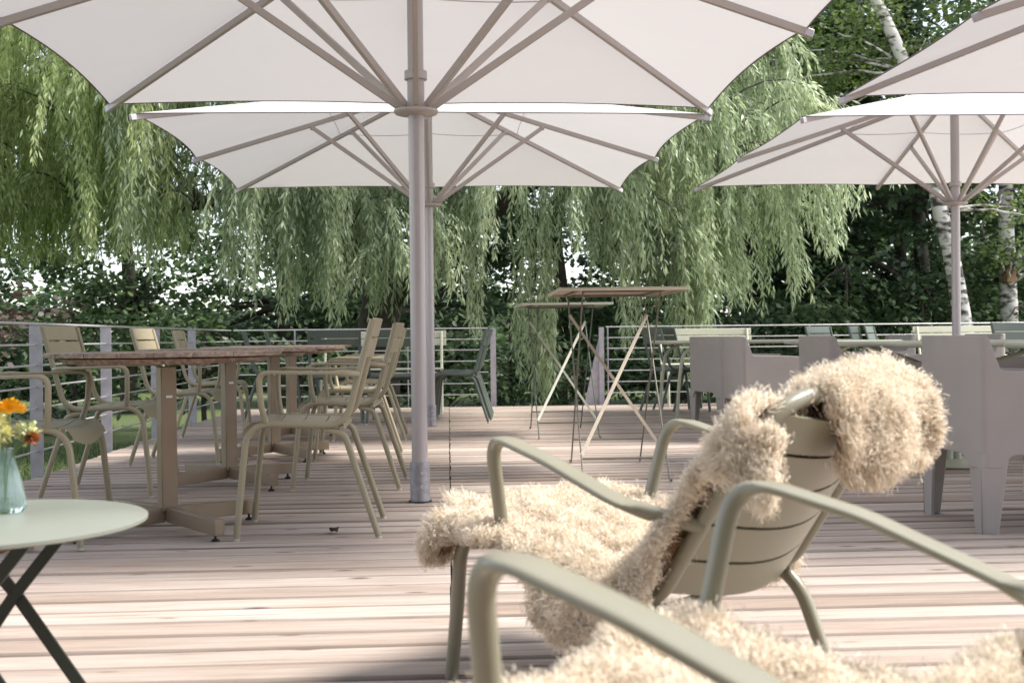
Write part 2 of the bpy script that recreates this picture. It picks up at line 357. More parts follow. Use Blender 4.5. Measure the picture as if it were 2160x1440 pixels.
def build_deck():
    b = MB(); rn = []; sdv = []
    pitch = 0.145; x_l = -2.42; y = -3.0; yend = 13.28
    rows = int((yend-y)/pitch)
    for i in range(rows):
        y0 = yend-(i+1)*pitch
        cuts = [x_l+random.uniform(-0.012, 0.012), -random.uniform(0.0, 0.004), 4.02, 8.0, 12.0]
        for k in range(4):
            xa = cuts[k] + (random.uniform(0.004, 0.011) if k else 0); xb = cuts[k+1]
            val = min(1, max(0, random.gauss(0.5, 0.26)))
            gap = 0.011+random.uniform(-0.002, 0.005)
            ya, yb = y0+gap/2, y0+pitch-gap/2
            n = max(2, int((xb-xa)/0.45)); dz = random.uniform(-0.0022, 0.0022); tl = random.uniform(-0.0015, 0.0015); cup = random.uniform(0.0, 0.0025)
            ph = random.uniform(0, 9); o = len(b.v); S = 8
            for j in range(n+1):
                x = xa+(xb-xa)*j/n; wv = 0.0012*math.sin(ph+x*2.1); wy = 0.0012*math.sin(ph*2+x*1.3)
                z = dz+wv
                for (yy, zz) in ((ya, -0.028), (ya, -0.010+tl), (ya+0.009, tl), (ya+0.045, -cup), (yb-0.045, -cup), (yb-0.009, -tl), (yb, -0.010-tl), (yb, -0.028)):
                    b.v.append((x, yy+wy, z+zz))
            for j in range(n):
                for s_ in range(S):
                    s2 = (s_+1) % S
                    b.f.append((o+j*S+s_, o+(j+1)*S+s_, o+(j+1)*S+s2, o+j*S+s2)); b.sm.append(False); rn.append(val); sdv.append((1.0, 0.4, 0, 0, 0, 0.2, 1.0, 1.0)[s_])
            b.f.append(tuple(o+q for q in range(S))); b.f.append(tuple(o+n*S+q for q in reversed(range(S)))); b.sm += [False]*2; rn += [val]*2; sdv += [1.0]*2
    # joists below
    for xj in (-2.3, -1.6, -0.8, -0.12, 0.13, 0.9, 1.7, 2.5, 3.3, 4.1, 5.0, 6.0, 7.0, 8.0, 9.0, 10.0, 11.0):
        b.box((xj, 5.1, -0.10), (0.07, 16.2, 0.14)); rn += [0.1]*6; sdv += [1.0]*6
    o = b.build('deck', M['deck'], rnd=rn); a = o.data.attributes.new('gap_shade', 'FLOAT', 'FACE'); a.data.foreach_set('value', sdv); return o
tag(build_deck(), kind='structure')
b = MB(); b.box((1.0, -3.3, 2.2), (16, 0.3, 5.8)); b.box((1.0, -2.55, 5.2), (17, 1.6, 0.25))  # unseen wall and overhang, added behind the camera to block sky light
tag(b.build('sky_block_wall', simple('dark_sky_blocker', (0.10, 0.085, 0.07), 0.8, var=0.3, nscale=3)), kind='structure')
# ------------------------------------------------------------------ railings
def railing(name, a, c, posts, label, post_w=0.076, thin=False, rz_levels=(0.13, 0.26, 0.39, 0.52, 0.65, 0.775)):
    a = Vector(a); c = Vector(c); d = (c-a).normalized(); L = (c-a).length
    root = empty(name, a); tag(root, label, 'railing', 'railings round the deck')
    side = Vector((d.y, -d.x, 0))
    b = MB(); b.tube([Vector((0, 0, 0.902)), d*L+Vector((0, 0, 0.902))], 0.008, 8); b.build('top_rail', M['rail'], root)
    for z in rz_levels:
        b = MB(); b.tube([Vector((0, 0, z)), d*L+Vector((0, 0, z))], 0.0062, 8)
        b.build('rail', M['rail'], root)
    for t in posts:
        b = MB(); p = d*t + side*0.0
        if thin: b.bar(p+Vector((0, 0, -0.2)), p+Vector((0, 0, 0.893)), 0.012, 0.035, up=tuple(side))
        else:
            b.bar(p+Vector((0, 0, -0.45)), p+Vector((0, 0, 0.893)), post_w, 0.012, up=tuple(d))
        b.build('post', M['galv'], root)
    return root
XL = -2.50
railing('railing', (XL, -1.6, 0), (XL, 13.42, 0), [0.2, 1.61, 3.04, 4.46, 5.89, 7.31, 8.74, 10.17, 11.59, 13.0], 'long side railing running away along the left edge of the deck, wide galvanised posts')
railing('railing', (XL+0.03, 13.42, 0), (0.46, 13.42, 0), [0.7, 2.0], 'far railing behind the left-hand chairs, ending at the left side of the opening', thin=True)
railing('railing', (1.845, 13.42, 0), (11.5, 13.42, 0), [0.02, 2.42, 3.9, 6.3, 8.7], 'long far railing right of the opening, in front of the dark trees', thin=True)
# end frames and gate posts
root = empty('gate_post', (0.52, 13.42, 0)); tag(root, 'upright galvanised post on the left side of the opening in the far railing', 'post', 'posts at the railing opening')
b = MB(); b.box((0, 0, 0.22), (0.065, 0.012, 1.36)); b.box((-0.0, 0.055, 0.22), (0.012, 0.09, 1.36)); b.build('flange', M['galv'], root)
root = empty('gate_post', (1.79, 13.42, 0)); tag(root, 'galvanised post with triangular fin on the right side of the opening', 'post', 'posts at the railing opening')
b = MB(); b.box((0, 0, 0.22), (0.06, 0.012, 1.36)); b.build('flange', M['galv'], root)
b = MB(); b.add([(-0.03, 0.01, -0.3), (-0.27, 0.01, -0.3), (-0.03, 0.01, 0.78), (-0.03, 0.02, -0.3), (-0.27, 0.02, -0.3), (-0.03, 0.02, 0.78)], [(0, 2, 1), (3, 4, 5), (0, 1, 4, 3), (1, 2, 5, 4), (2, 0, 3, 5)]); b.build('fin', M['galv'], root)

# ------------------------------------------------------------------ parasols
def parasol(loc, rz, dz, label, half=1.97):
    root = empty('parasol', loc, rz); tag(root, label, 'parasol', 'square market parasols over the deck')
    apex = Vector((0, 0, 3.02+dz)); zc, zm = 2.375+dz, 2.387+dz
    tips = []
    for k in range(8):
        a = k*math.pi/4
        if k % 2 == 0: tips.append(Vector((round(math.cos(a))*half, round(math.sin(a))*half, zm)))
        else: tips.append(Vector((math.copysign(half, math.cos(a)), math.copysign(half, math.sin(a)), zc)))
    def P(k, s, t):
        A, B = tips[k], tips[(k+1) % 8]
        e = A.lerp(B, s); pull = 0.055*4*s*(1-s); h = Vector((e.x, e.y, 0)); e = e - h.normalized()*pull + Vector((0, 0, pull*0.20))
        p = apex.lerp(e, t); p.z -= 0.035*4*s*(1-s)*math.sin(math.pi*t)*0.8 ; return p
    b = MB(); ns, ntt = 10, 12
    for k in range(8):
        o = len(b.v)
        for j in range(ntt+1):
            for i in range(ns+1): b.v.append(tuple(P(k, i/ns, 0.02+0.98*j/ntt)))
        for j in range(ntt):
            for i in range(ns):
                q = o+j*(ns+1)+i; b.f.append((q, q+ns+1, q+ns+2, q+1)); b.sm.append(True)
    cn = b.build('canopy', M['canopy'], root)
    b = MB()
    for k in range(8):
        b.tube([P(k, i/14, 1.0) for i in range(15)], 0.0045, 5)
    b.build('hem', M['hem'], cn)
    b = MB()
    for k in range(8): b.tube([P(k, i/10, 0.42)-Vector((0, 0, 0.004)) for i in range(11)], 0.0028, 4)
    b.build('seam', M['rib'], cn)
    hubz = 1.955+dz
    for k in range(8):
        tip = tips[k]; hd = Vector((tip.x, tip.y, 0)).normalized()
        rb = MB(); a = apex + hd*0.06 - Vector((0, 0, 0.05)); e = tip + hd*0.012 - Vector((0, 0, 0.030))
        rb.bar(a, e, 0.026, 0.040); o_ = rb.build('rib', M['rib'], root, bevel=0.004)
        cp = MB(); dd = (e-a).normalized(); cp.bar(e - dd*0.035, e+dd*0.016, 0.030, 0.044); cp.build('rib_end_cap', M['pole'], o_, bevel=0.005)
        rr = 1.03/ math.hypot(tip.x, tip.y); j = apex.lerp(tip, rr) - Vector((0, 0, 0.055))
        st = MB(); st.bar(hd*0.075+Vector((0, 0, hubz+0.02)), j, 0.026, 0.036); st.tube([j-Vector((0,0,0.02)), j+Vector((0,0,0.03))], 0.02, 8)
        st.build('strut', M['rib'], root, bevel=0.004)
    b = MB(); b.tube([(0, 0, 0.15), (0, 0, 3.0+dz)], 0.0385, 28); b.build('pole', M['pole'], root)
    b = MB(); b.lathe([(0.042, hubz+0.15), (0.055, hubz+0.155), (0.055, hubz+0.195), (0.042, hubz+0.2)], seg=28); b.lathe([(0.0415, hubz-0.0), (0.0415, hubz+0.155)], seg=28); b.build('collar', M['pole'], root)
    b = MB(); b.lathe([(0.039, hubz-0.02), (0.10, hubz-0.012), (0.108, hubz-0.004), (0.108, hubz+0.006), (0.06, hubz+0.012), (0.05, hubz+0.04)], seg=36)
    for k in range(8):
        a = k*math.pi/4; b.box((0.08*math.cos(a), 0.08*math.sin(a), hubz+0.02), (0.03, 0.012, 0.03), a+0.0)
    b.build('hub', M['rib'], root)
    b = MB(); b.lathe([(0.0385, 0.192), (0.048, 0.19), (0.048, -0.02)], seg=28); sl = b.build('ground_sleeve', M['sleeve'], root)
    b = MB(); b.tube([(0.01, -0.046, 0.075), (0.01, -0.056, 0.075)], 0.010, 8); b.tube([(0.01, -0.046, 0.14), (0.01, -0.056, 0.14)], 0.008, 8); b.build('bolt', M['rail'], sl)
    b = MB(); b.lathe([(0.0, 0.0035), (0.057, 0.0035), (0.057, 0.0)], seg=28); b.build('sleeve_opening', M['black'], sl)
    b = MB(); b.lathe([(0.03, 3.0+dz), (0.09, 3.03+dz), (0.05, 3.07+dz), (0.0, 3.09+dz)], seg=20); b.build('finial', M['pole'], root)
    return root
parasol((-0.145, 5.617, 0), R(1.6), -0.065, 'closest parasol, its grey pole standing beside the row of beige chairs', 1.955)
parasol((-0.163, 10.38, 0), R(0.3), 0.03, 'second parasol directly behind the closest one, its pole near the far railing', 2.06)
parasol((4.62, 10.25, 0), R(-1), 0.01, 'parasol on the right with sunlit white top and its pole before the birch trunks')
parasol((4.62, 5.60, 0), R(0), 0.0, 'parasol at the top right corner, only the left side of its canopy in view')

# ------------------------------------------------------------------ stacking armchair / side chair (faces +Y locally)
def make_chair(arms, pm, name):
    def fn():
        root = empty(name); hw = 0.232; r = 0.0135
        fr = MB()
        for s in (-1, 1):
            prof = [(-0.262, 0.868), (-0.150, 0.447), (0.235, 0.462), (0.262, 0.20)]
            pts = fillet([(s*hw, y, z) for y, z in prof], [0.085, 0.10], 9)
            fr.tube(pts, r, 12)
        fr.tube([(-hw, -0.135, 0.437), (hw, -0.135, 0.437)], 0.010, 8)
        fr.build('frame', pm, root)
        for s in (-1, 1):
            l = MB(); l.tube([(s*hw, 0.262, 0.205), (s*(hw+0.006), 0.280, 0.012)], 0.0135, 12); lo = l.build('leg', pm, root)
            g = MB(); g.tube([(s*(hw+0.006), 0.2805, 0.012), (s*(hw+0.006), 0.281, 0)], 0.0125, 10); g.build('glide', M['clear'], lo)
        for s in (-1, 1):
            l = MB(); l.tube(fillet([(s*(hw-0.012), -0.07, 0.433), (s*(hw-0.006), -0.145, 0.415), (s*(hw+0.018), -0.276, 0.012)], 0.03, 5), 0.0135, 12); lo = l.build('leg', pm, root)
            g = MB(); g.tube([(s*(hw+0.018), -0.276, 0.012), (s*(hw+0.018), -0.278, 0)], 0.0125, 10); g.build('glide', M['clear'], lo)
        st = MB()
        def seatz(y): return 0.447+(y+0.15)/0.385*0.015
        edges = [(-0.140, -0.052), (-0.046, 0.042), (0.048, 0.136)]
        for y0, y1 in edges:
            st.slab(lambda u, v, y0=y0, y1=y1: ((-hw+0.006+u*(2*hw-0.012), y0+(y1-y0)*v, seatz(y0+(y1-y0)*v)+0.006-0.014*math.sin(math.pi*u)), (0, 0, 1)), 10, 3, 0.004)
        # front waterfall slat
        def ff(u, v):
            x = -hw+0.006+u*(2*hw-0.012); dip = math.sin(math.pi*u)
            L = 0.185 - 0.02*(1-dip); t = v*L
            if t < 0.06: y = 0.142+t; z = seatz(y)+0.006; nn = (0, 0, 1)
            else:
                a = min((t-0.06)/0.075, math.pi/2); y = 0.202+0.055*math.sin(a)*1.0; z = seatz(0.2)+0.006-0.062*(1-math.cos(a)) - max(0, t-0.06-0.118)*1.0; nn = (0, math.sin(a), math.cos(a))
            return (x, y, z-0.014*dip), nn
        st.slab(ff, 12, 12, 0.004); st.build('seat', pm, root)
        bk = MB()
        for z0, z1 in ((0.800, 0.874), (0.718, 0.792)):
            def bf(u, v, z0=z0, z1=z1):
                z = z0+(z1-z0)*v; y = -0.150-(z-0.447)*0.112/0.421; x = -hw-0.012+u*(2*hw+0.024)
                return (x, y-0.018-0.022*math.sin(math.pi*u)+0.016, z), (0, 1, 0.26)
            bk.slab(bf, 12, 4, 0.009)
        bk.build('backrest', pm, root, bevel=0.003)
        if arms:
            for s in (-1, 1):
                a = MB()
                pts = fillet([(s*hw, -0.205, 0.652), (s*(hw+0.05), -0.165, 0.657), (s*(hw+0.052), 0.182, 0.664), (s*(hw+0.034), 0.176, 0.53), (s*(hw+0.002), 0.160, 0.462)], [0.04, 0.045, 0.05], 7)
                q = []
                for p0, p1 in zip(pts[:-1], pts[1:]):
                    m_ = max(1, int((p1-p0).length/0.02)); q += [p0.lerp(p1, k_/m_) for k_ in range(m_)]
                q.append(pts[-1]); hwv, hhv = [], []
                for p in q:
                    f = min(1, max(0, (p.y+0.13)/0.03))*min(1, max(0, (0.17-p.y)/0.03)) if p.z > 0.655 else 0
                    hwv.append(0.0125+0.0105*f); hhv.append(0.0125-0.0055*f)
                a.sweep(q, (1, 0, 0), hwv, hhv, 12)
                a.build('armrest', pm, root)
        return root
    return fn
beige_arm = Kind(make_chair(True, M['beige'], 'armchair'))
green_side = Kind(make_chair(False, M['green'], 'side_chair'))
RIGHTWARD = -math.pi/2; LEFTWARD = math.pi/2
G = 'beige armchairs along the wooden tables'
beige_arm.place((-0.565, 4.83, 0), LEFTWARD+R(1), 'closest beige armchair right of the wooden tables, facing left with its back in full view', 'armchair', G)
beige_arm.place((-0.53, 6.29, 0), LEFTWARD-R(2), 'beige armchair just behind the closest one, facing left to the second wooden table', 'armchair', G)
beige_arm.place((-0.60, 7.78, 0), LEFTWARD+R(1.5), 'beige armchair facing left to the third wooden table, third of the right-hand row', 'armchair', G)
beige_arm.place((-0.62, 9.22, 0), LEFTWARD, 'farthest beige armchair of the right-hand row, facing left to the last wooden table', 'armchair', G)
beige_arm.place((-1.69, 4.68, 0), RIGHTWARD+R(2), 'beige armchair cut off by the left edge of the photo, facing the closest wooden table', 'armchair', G)
beige_arm.place((-1.775, 6.16, 0), RIGHTWARD-R(3), 'beige armchair facing right behind the closest wooden table, its back against the first post', 'armchair', G)
beige_arm.place((-1.74, 7.66, 0), RIGHTWARD-R(2), 'beige armchair facing right between the second and third railing posts', 'armchair', G)
beige_arm.place((-1.88, 9.28, 0), RIGHTWARD+R(4), 'farthest beige armchair of the left-hand row, facing right, its narrow back before the railing', 'armchair', G)

def stack(kind, x, y, rz, n, names, group, off=(0.028, 0.075)):
    """chairs stacked into each other: every next one shifted forward and up"""
    for i in range(n):
        f = Vector((-math.sin(rz), math.cos(rz), 0))
        kind.place((x+f.x*off[0]*i, y+f.y*off[0]*i, off[1]*i), rz, names[i], 'chair', group)
GS = 'dark green side chairs at the far end of the deck'
# left pair beside each other facing right
green_side.place((-1.72, 11.35, 0), RIGHTWARD+R(8), 'dark green chair facing right near the left corner, the left of two side by side', 'chair', GS)
green_side.place((-1.60, 11.95, 0), RIGHTWARD+R(8), 'dark green chair facing right near the left corner, the farther of two side by side', 'chair', GS)
green_side.place((-1.06, 10.95, 0), R(2), 'dark green chair seen squarely from behind, wide slatted back left of the beige chair backs', 'chair', GS)
green_side.place((-0.50, 10.90, 0), R(-2), 'dark green chair seen from behind, partly hidden by the tall beige chair backs', 'chair', GS)
for i, (dx, dy) in enumerate(((0, 0), (0.04, 0.32), (0.06, 0.62))):
    green_side.place((0.10+dx, 10.95+dy, 0), LEFTWARD-R(3), ['nearest of three dark green chairs facing left just right of the parasol poles',
        'middle of three dark green chairs facing left just right of the parasol poles', 'farthest of three dark green chairs facing left just right of the parasol poles'][i], 'chair', GS)
green_side.place((2.32, 11.75, 0), RIGHTWARD+R(14), 'dark green chair facing right beside the long bench, left of two', 'chair', GS)
green_side.place((2.50, 11.98, 0), RIGHTWARD+R(14), 'dark green chair facing right beside the long bench, right of two', 'chair', GS)
green_side.place((4.20, 12.2, 0), math.pi+R(38), 'lone dark green chair facing the camera beyond the sage tables', 'chair', GS)
green_side.place((4.56, 12.0, 0), math.pi+R(58), 'left chair of the dark green pair left of the right parasol pole', 'chair', GS)
green_side.place((4.86, 12.35, 0), math.pi+R(58), 'right chair of the dark green pair left of the right parasol pole', 'chair', GS)
green_side.place((4.95, 9.45, 0), math.pi+R(20), 'dark green chair at the right edge of the photo in front of the birches', 'chair', GS)

# ------------------------------------------------------------------ benches
def bench(loc, rz, L, label):
    root = empty('bench', loc, rz); tag(root, label, 'bench', 'cream slatted benches by the far railing')
    hw = L/2-0.05
    for s in (-1, 1):
        b = MB(); b.tube(fillet([(s*hw, -0.262, 0.868), (s*hw, -0.150, 0.447), (s*hw, 0.235, 0.462), (s*hw, 0.27, 0.0)], [0.085, 0.10], 8), 0.0145, 10); b.build('side_frame', M['cream'], root)
        b = MB(); b.tube([(s*hw, -0.12, 0.44), (s*hw, -0.27, 0.0)], 0.0145, 10); b.build('leg', M['cream'], root)
    for z in (0.832, 0.750):
        b = MB(); b.slab(lambda u, v, z=z: ((-L/2+L*u, -0.165-(z-0.447)*0.26, z-0.037+0.074*v), (0, 1, 0.26)), 2, 2, 0.012); b.build('back_slat', M['cream'], root, bevel=0.004)
    for k in range(4):
        b = MB(); b.box((0, -0.10+0.1*k, 0.468), (L-0.06, 0.09, 0.012)); b.build('seat_slat', M['cream'], root, bevel=0.004)
    return root
bench((-0.70, 12.3, 0), R(180), 1.35, 'cream bench beyond the dark green chairs at the left end of the far railing')
bench((2.95, 12.95, 0), R(180), 1.12, 'cream bench against the far railing behind the mauve chairs')
bench((6.2, 13.0, 0), R(180), 1.5, 'cream bench behind the right parasol pole in front of the far railing')

# ------------------------------------------------------------------ round wooden tables on cross feet
def make_wood_table():
    root = empty('wooden_table'); rad = 0.475
    tp = MB(); nst = 7; wst = 2*rad/nst
    for k in range(nst):
        xa = -rad+k*wst+0.0008; xb = -rad+(k+1)*wst-0.0008
        def half(x): return math.sqrt(max(0.0, rad*rad-x*x))
        top = []; n = 8
        xs = [xa+(xb-xa)*i/n for i in range(n+1)]
        ol = [(x, -half(max(-rad, min(rad, x)))) for x in xs] + [(x, half(x)) for x in reversed(xs)]
        ol2 = []
        for p in ol:
            if not ol2 or (abs(p[0]-ol2[-1][0])+abs(p[1]-ol2[-1][1])) > 1e-5: ol2.append(p)
        tp.prism(ol2, 0.727, 0.746)
    tp.build('table_top', M['teak'], root, bevel=0.002)
    b = MB()
    for a in (R(38), R(128)):
        d = Vector((math.cos(a), math.sin(a), 0)); b.bar(-d*0.36+Vector((0, 0, 0.706)), d*0.36+Vector((0, 0, 0.706)), 0.045, 0.026)
    b.lathe([(0.40, 0.701), (0.42, 0.7215)], seg=48)
    b.build('under_frame', M['teak'], root, bevel=0.002)
    a0 = R(32)
    b = MB(); b.box((0, 0, 0.385), (0.066, 0.066, 0.60), a0); b.build('pedestal', M['brown'], root, bevel=0.004)
    b = MB(); b.tube([(0, 0, 0.05), (0, 0, 0.13)], 0.026, 12); b.build('pedestal_foot', M['brown'], root)
    for k in range(4):
        a = R(45+90*k)+R(-4); d = Vector((math.cos(a), math.sin(a), 0))
        b = MB(); b.bar(d*0.022+Vector((0, 0, 0.072)), d*0.42+Vector((0, 0, 0.060)), 0.042, 0.062); f = b.build('foot_arm', M['brown'], root, bevel=0.003)
        g = MB(); g.lathe([(0.016, 0), (0.018, 0.005), (0.010, 0.012), (0.005, 0.014), (0.005, 0.035)], c=tuple(d*0.385), seg=14); g.build('levelling_foot', M['black'], f)
    b = MB(); c = math.cos(a0); s = math.sin(a0); pn = Vector((s, -c, 0)); 
    b.box(tuple(pn*0.0345+Vector((0.0, 0, 0.56))), (0.026, 0.003, 0.010), a0); b.build('maker_plate', M['rail'], root)
    return root
wt = Kind(make_wood_table); GT = 'round wooden tables in a row on cross feet'
wt.place((-1.175, 4.87, 0), 0, 'closest round wooden table on a bronze pedestal with cross feet', 'table', GT)
wt.place((-1.20, 6.36, 0), R(3), 'second closest round wooden table in the left row', 'table', GT)
wt.place((-1.17, 7.78, 0), R(-2), 'third closest round wooden table, behind the closest armchair arm', 'table', GT)
wt.place((-1.25, 9.24, 0), R(2), 'farthest round wooden table of the left row', 'table', GT)

# ------------------------------------------------------------------ tall folding tables
def make_tall(pm, pm2, name='tall_folding_table'):
    def fn():
        root = empty(name); W = 0.355; D = 0.46; H = 1.06
        b = MB(); b.box((0, 0, H-0.006), (2*W, 2*D, 0.006)); 
        for s in (-1, 1): b.box((s*(W-0.005), 0, H-0.012), (0.010, 2*D, 0.020)); b.box((0, s*(D-0.005), H-0.0125), (2*W-0.02, 0.010, 0.019))
        t = b.build('table_top', pm, root, bevel=0.0015)
        b = MB()
        for x in (-0.24, 0.24): b.bar((x, -D+0.012, H-0.016), (x, D-0.012, H-0.016), 0.022, 0.010)
        b.build('top_runner', pm2, t)
        # loop A: near top -> far foot ; loop B: far top -> near foot
        for nm, yt, yf, wx in (('leg_frame', -0.34, 0.50, 0.215), ('leg_frame', 0.40, -0.46, 0.235)):
            b = MB()
            for s in (-1, 1):
                b.tube([(s*wx, yt, H-0.02), (s*(wx-0.0), yf*0.98, 0.02), (s*(wx+0.0), yf*1.0, 0.010), (s*(wx+0.005), yf+math.copysign(0.03, yf), 0.008), (s*(wx+0.005), yf+math.copysign(0.035, yf), 0.02)], 0.0050, 8)
            z = 0.16 if yf > 0 else 0.12; yy = yt+(yf-yt)*(1-z/H)
            b.tube([(-wx, yy, z), (wx, yy, z)], 0.0055, 8); b.tube([(-wx, yt, H-0.022), (wx, yt, H-0.022)], 0.0055, 8)
            lf = b.build(nm, pm2, root)
            if yf < 0:
                z2 = 0.92; ya = yt+(yf-yt)*(1-z2/H); zb = 0.135; yb = yt+(yf-yt)*(1-zb/H)
                c = MB(); c.bar((-wx, ya, z2), (wx, yb, zb), 0.017, 0.004, up=(0, 1, 0)); c.bar((wx, ya-0.005, z2), (-wx, yb-0.005, zb), 0.020, 0.004, up=(0, 1, 0)); c.build('cross_brace', pm, lf)
        return root
    return fn
Kind(make_tall(M['talltop'], M['tall'])).place((0.965, 6.66, 0), R(-1), 'taller-looking nearer folding table, beige with crossed flat braces', 'high table', 'tall folding tables in the middle of the deck')
Kind(make_tall(M['sage'], M['green'])).place((0.92, 9.35, 0), R(1), 'smaller-looking farther folding table with dark green top edge, partly behind the nearer one', 'high table', 'tall folding tables in the middle of the deck')

# ------------------------------------------------------------------ mauve plastic armchairs (faces +Y)
def make_tub():
    root = empty('tub_chair'); hw, hd = 0.295, 0.28
    # plan path of outer wall: front left -> back left corner -> back right -> front right, back bowed
    path = []
    n1, n2, n3 = 40, 5, 40
    for i in range(n1+1): path.append((-hw, hd-(2*hd-0.03)*i/n1))
    for i in range(1, n2): a = i/n2*math.pi/2; path.append((-hw+0.03*(1-math.cos(a)), -hd+0.03-0.03*math.sin(a)))
    for i in range(n3+1):
        u = i/n3; path.append((-hw+0.03+(2*hw-0.06)*u, -hd-0.030*math.sin(math.pi*u)))
    for i in range(1, n2): a = i/n2*math.pi/2; path.append((hw-0.03+0.03*math.sin(a), -hd+0.03*(1-math.cos(a))))
    for i in range(n1+1): path.append((hw, -hd+0.03+(2*hd-0.03)*i/n1))
    def topz(x, y):
        if y < -hd+0.035: return 0.780
        if y < -hd+0.085: return 0.780-(y-(-hd+0.035))/0.05*0.140
        return 0.640-(y+hd-0.085)*0.03
    def botz(x, y):
        e = min(math.hypot(abs(x)-hw, y+hd), math.hypot(abs(x)-hw, y-hd)); return 0.308-0.05*max(0, 1-max(0, e-0.085)/0.06)**2
    o = MB(); th = 0.016; rows = 6; n = len(path); nrm = []
    for i in range(n):
        a = Vector(path[max(i-1, 0)]); c = Vector(path[min(i+1, n-1)]); d = (c-a).normalized(); nrm.append(Vector((d.y, -d.x)) * -1)
    outer, inner = [], []
    for i, (x, y) in enumerate(path):
        tz, bz = topz(x, y), botz(x, y); nx, ny = nrm[i]
        # make nrm point outward
        if nx*x+ny*y < 0: nx, ny = -nx, -ny
        for k in range(rows+1):
            z = bz+(tz-bz)*k/rows; lean = 1+0.035*(z-0.45)
            outer.append((x*lean, y*lean, z)); inner.append((x*lean-nx*th, y*lean-ny*th, z))
    K = len(outer); o.v = outer+inner; q = rows+1
    for i in range(n-1):
        for k in range(rows):
            a = i*q+k; o.f.append((a, a+1, a+q+1, a+q)); o.f.append((K+a, K+a+q, K+a+q+1, K+a+1)); o.sm += [True, True]
        a = i*q; o.f.append((a, a+q, K+a+q, K+a)); t = a+rows; o.f.append((t, K+t, K+t+q, t+q)); o.sm += [False, False]
    for i in (0, n-1):
        for k in range(rows):
            a = i*q+k; o.f.append((a, K+a, K+a+1, a+1)); o.sm.append(False)
    me = o.build('shell', M['plastic'], root, bevel=0.003)
    b = MB(); b.slab(lambda u, v: ((-hw+0.016+u*(2*hw-0.032), -hd+0.01+v*(2*hd-0.014), 0.43-0.012*math.sin(math.pi*u)*math.sin(math.pi*v)), (0, 0, 1)), 8, 8, 0.01)
    b.box((0, hd-0.010, 0.368), (2*hw-0.034, 0.014, 0.118)); b.build('seat', M['plastic'], root)
    for sx in (-1, 1):
        for sy in (-1, 1):
            b = MB(); wt_, wb, t = 0.115, 0.066, 0.014; vs = []
            for z, w_, off in ((0.0, wb, 0.008), (0.315, wt_, 0.0005)):
                ox, oy = hw*0.995-off, hd*0.995-off
                for (px, py) in ((0, 0), (w_, 0), (w_, t), (t, t), (t, w_), (0, w_)):
                    vs.append((sx*(ox-px), sy*(oy-py), z))
            fs = [(0, 1, 2, 3), (0, 3, 4, 5), (6, 7, 8, 9), (6, 9, 10, 11)] + [(i, (i+1) % 6, 6+(i+1) % 6, 6+i) for i in range(6)]
            b.add(vs, fs); b.build('leg', M['plastic'], root, bevel=0.003)
    return root
tub = Kind(make_tub); GC = 'mauve plastic tub armchairs around the sage tables'
tub.place((2.355, 4.68, 0), RIGHTWARD-R(1), 'nearest mauve tub chair, its tall back filling the right side of the photo', 'armchair', GC)
tub.place((2.42, 6.66, 0), RIGHTWARD, 'mauve tub chair half hidden behind the sheepskin on the reclining chair', 'armchair', GC)
tub.place((2.42, 8.62, 0), RIGHTWARD, 'mauve tub chair facing right, third from the front, low arm towards the sheepskin', 'armchair', GC)
tub.place((2.464, 9.85, 0), RIGHTWARD+R(15), 'leftmost mauve tub chair, its pale narrow back beside the two dark green chairs', 'armchair', GC)
tub.place((3.70, 9.90, 0), LEFTWARD, 'farthest mauve tub chair across the table, facing left, left of the parasol pole', 'armchair', GC)
tub.place((3.70, 8.32, 0), LEFTWARD, 'mauve tub chair across the table, its back just under the right parasol pole', 'armchair', GC)
tub.place((3.86, 7.2, 0), LEFTWARD, 'mauve tub chair at the right edge of the photo, only its arm showing', 'armchair', GC)

# ------------------------------------------------------------------ sage metal tables
def rounded(w, d, r, n=6):
    o = []
    for cx, cy, a0 in ((w-r, d-r, 0), (-w+r, d-r, 90), (-w+r, -d+r, 180), (w-r, -d+r, 270)):
        for k in range(n+1): a = R(a0+90*k/n); o.append((cx+r*math.cos(a), cy+r*math.sin(a)))
    return o
def sage_table(loc, rz, w, d, label, pedestal):
    root = empty('metal_table', loc, rz); tag(root, label, 'table', 'sage metal tables among the mauve chairs')
    b = MB(); b.prism(rounded(w-0.012, d-0.012, 0.07), 0.724, 0.734); b.build('table_top', M['sage'], root)
    ol = rounded(w, d, 0.08); pts = [(x, y, 0.727) for x, y in ol]; pts.append(pts[0]); b = MB(); b.tube(pts, 0.0165, 10); b.build('rim', M['sage'], root)
    if pedestal:
        b = MB()
        for dx in (-0.025, 0.025): b.tube([(dx, 0, 0.02), (dx, 0, 0.722)], 0.022, 14)
        b.build('pedestal', M['sage'], root)
        b = MB(); b.lathe([(0.30, 0.004), (0.305, 0.012), (0.29, 0.022), (0.06, 0.034), (0.0, 0.034)], seg=40); b.build('base_plate', M['sage'], root)
        for sx in (-1, 1):
            for sy in (-1, 1):
                b = MB(); b.tube(smooth_path([(sx*0.03, sy*0.02, 0.50), (sx*0.12, sy*0.1, 0.60), (sx*(w-0.16), sy*(d-0.16), 0.715)], 2), 0.013, 8); b.build('bracket', M['sage'], root)
    else:
        for sx in (-1, 1):
            for sy in (-1, 1):
                b = MB(); x0, y0 = sx*(w-0.10), sy*(d-0.08)
                b.tube(fillet([(x0-sx*0.20, y0, 0.712), (x0-sx*0.04, y0, 0.64), (x0, y0, 0.36), (x0+sx*0.02, y0, 0.0)], [0.09, 0.1], 6), 0.015, 10); b.build('leg', M['sage'], root)
    return root
sage_table((2.88, 10.95, 0), 0, 0.86, 0.5, 'long sage metal table farthest back, in front of the cream bench', False)
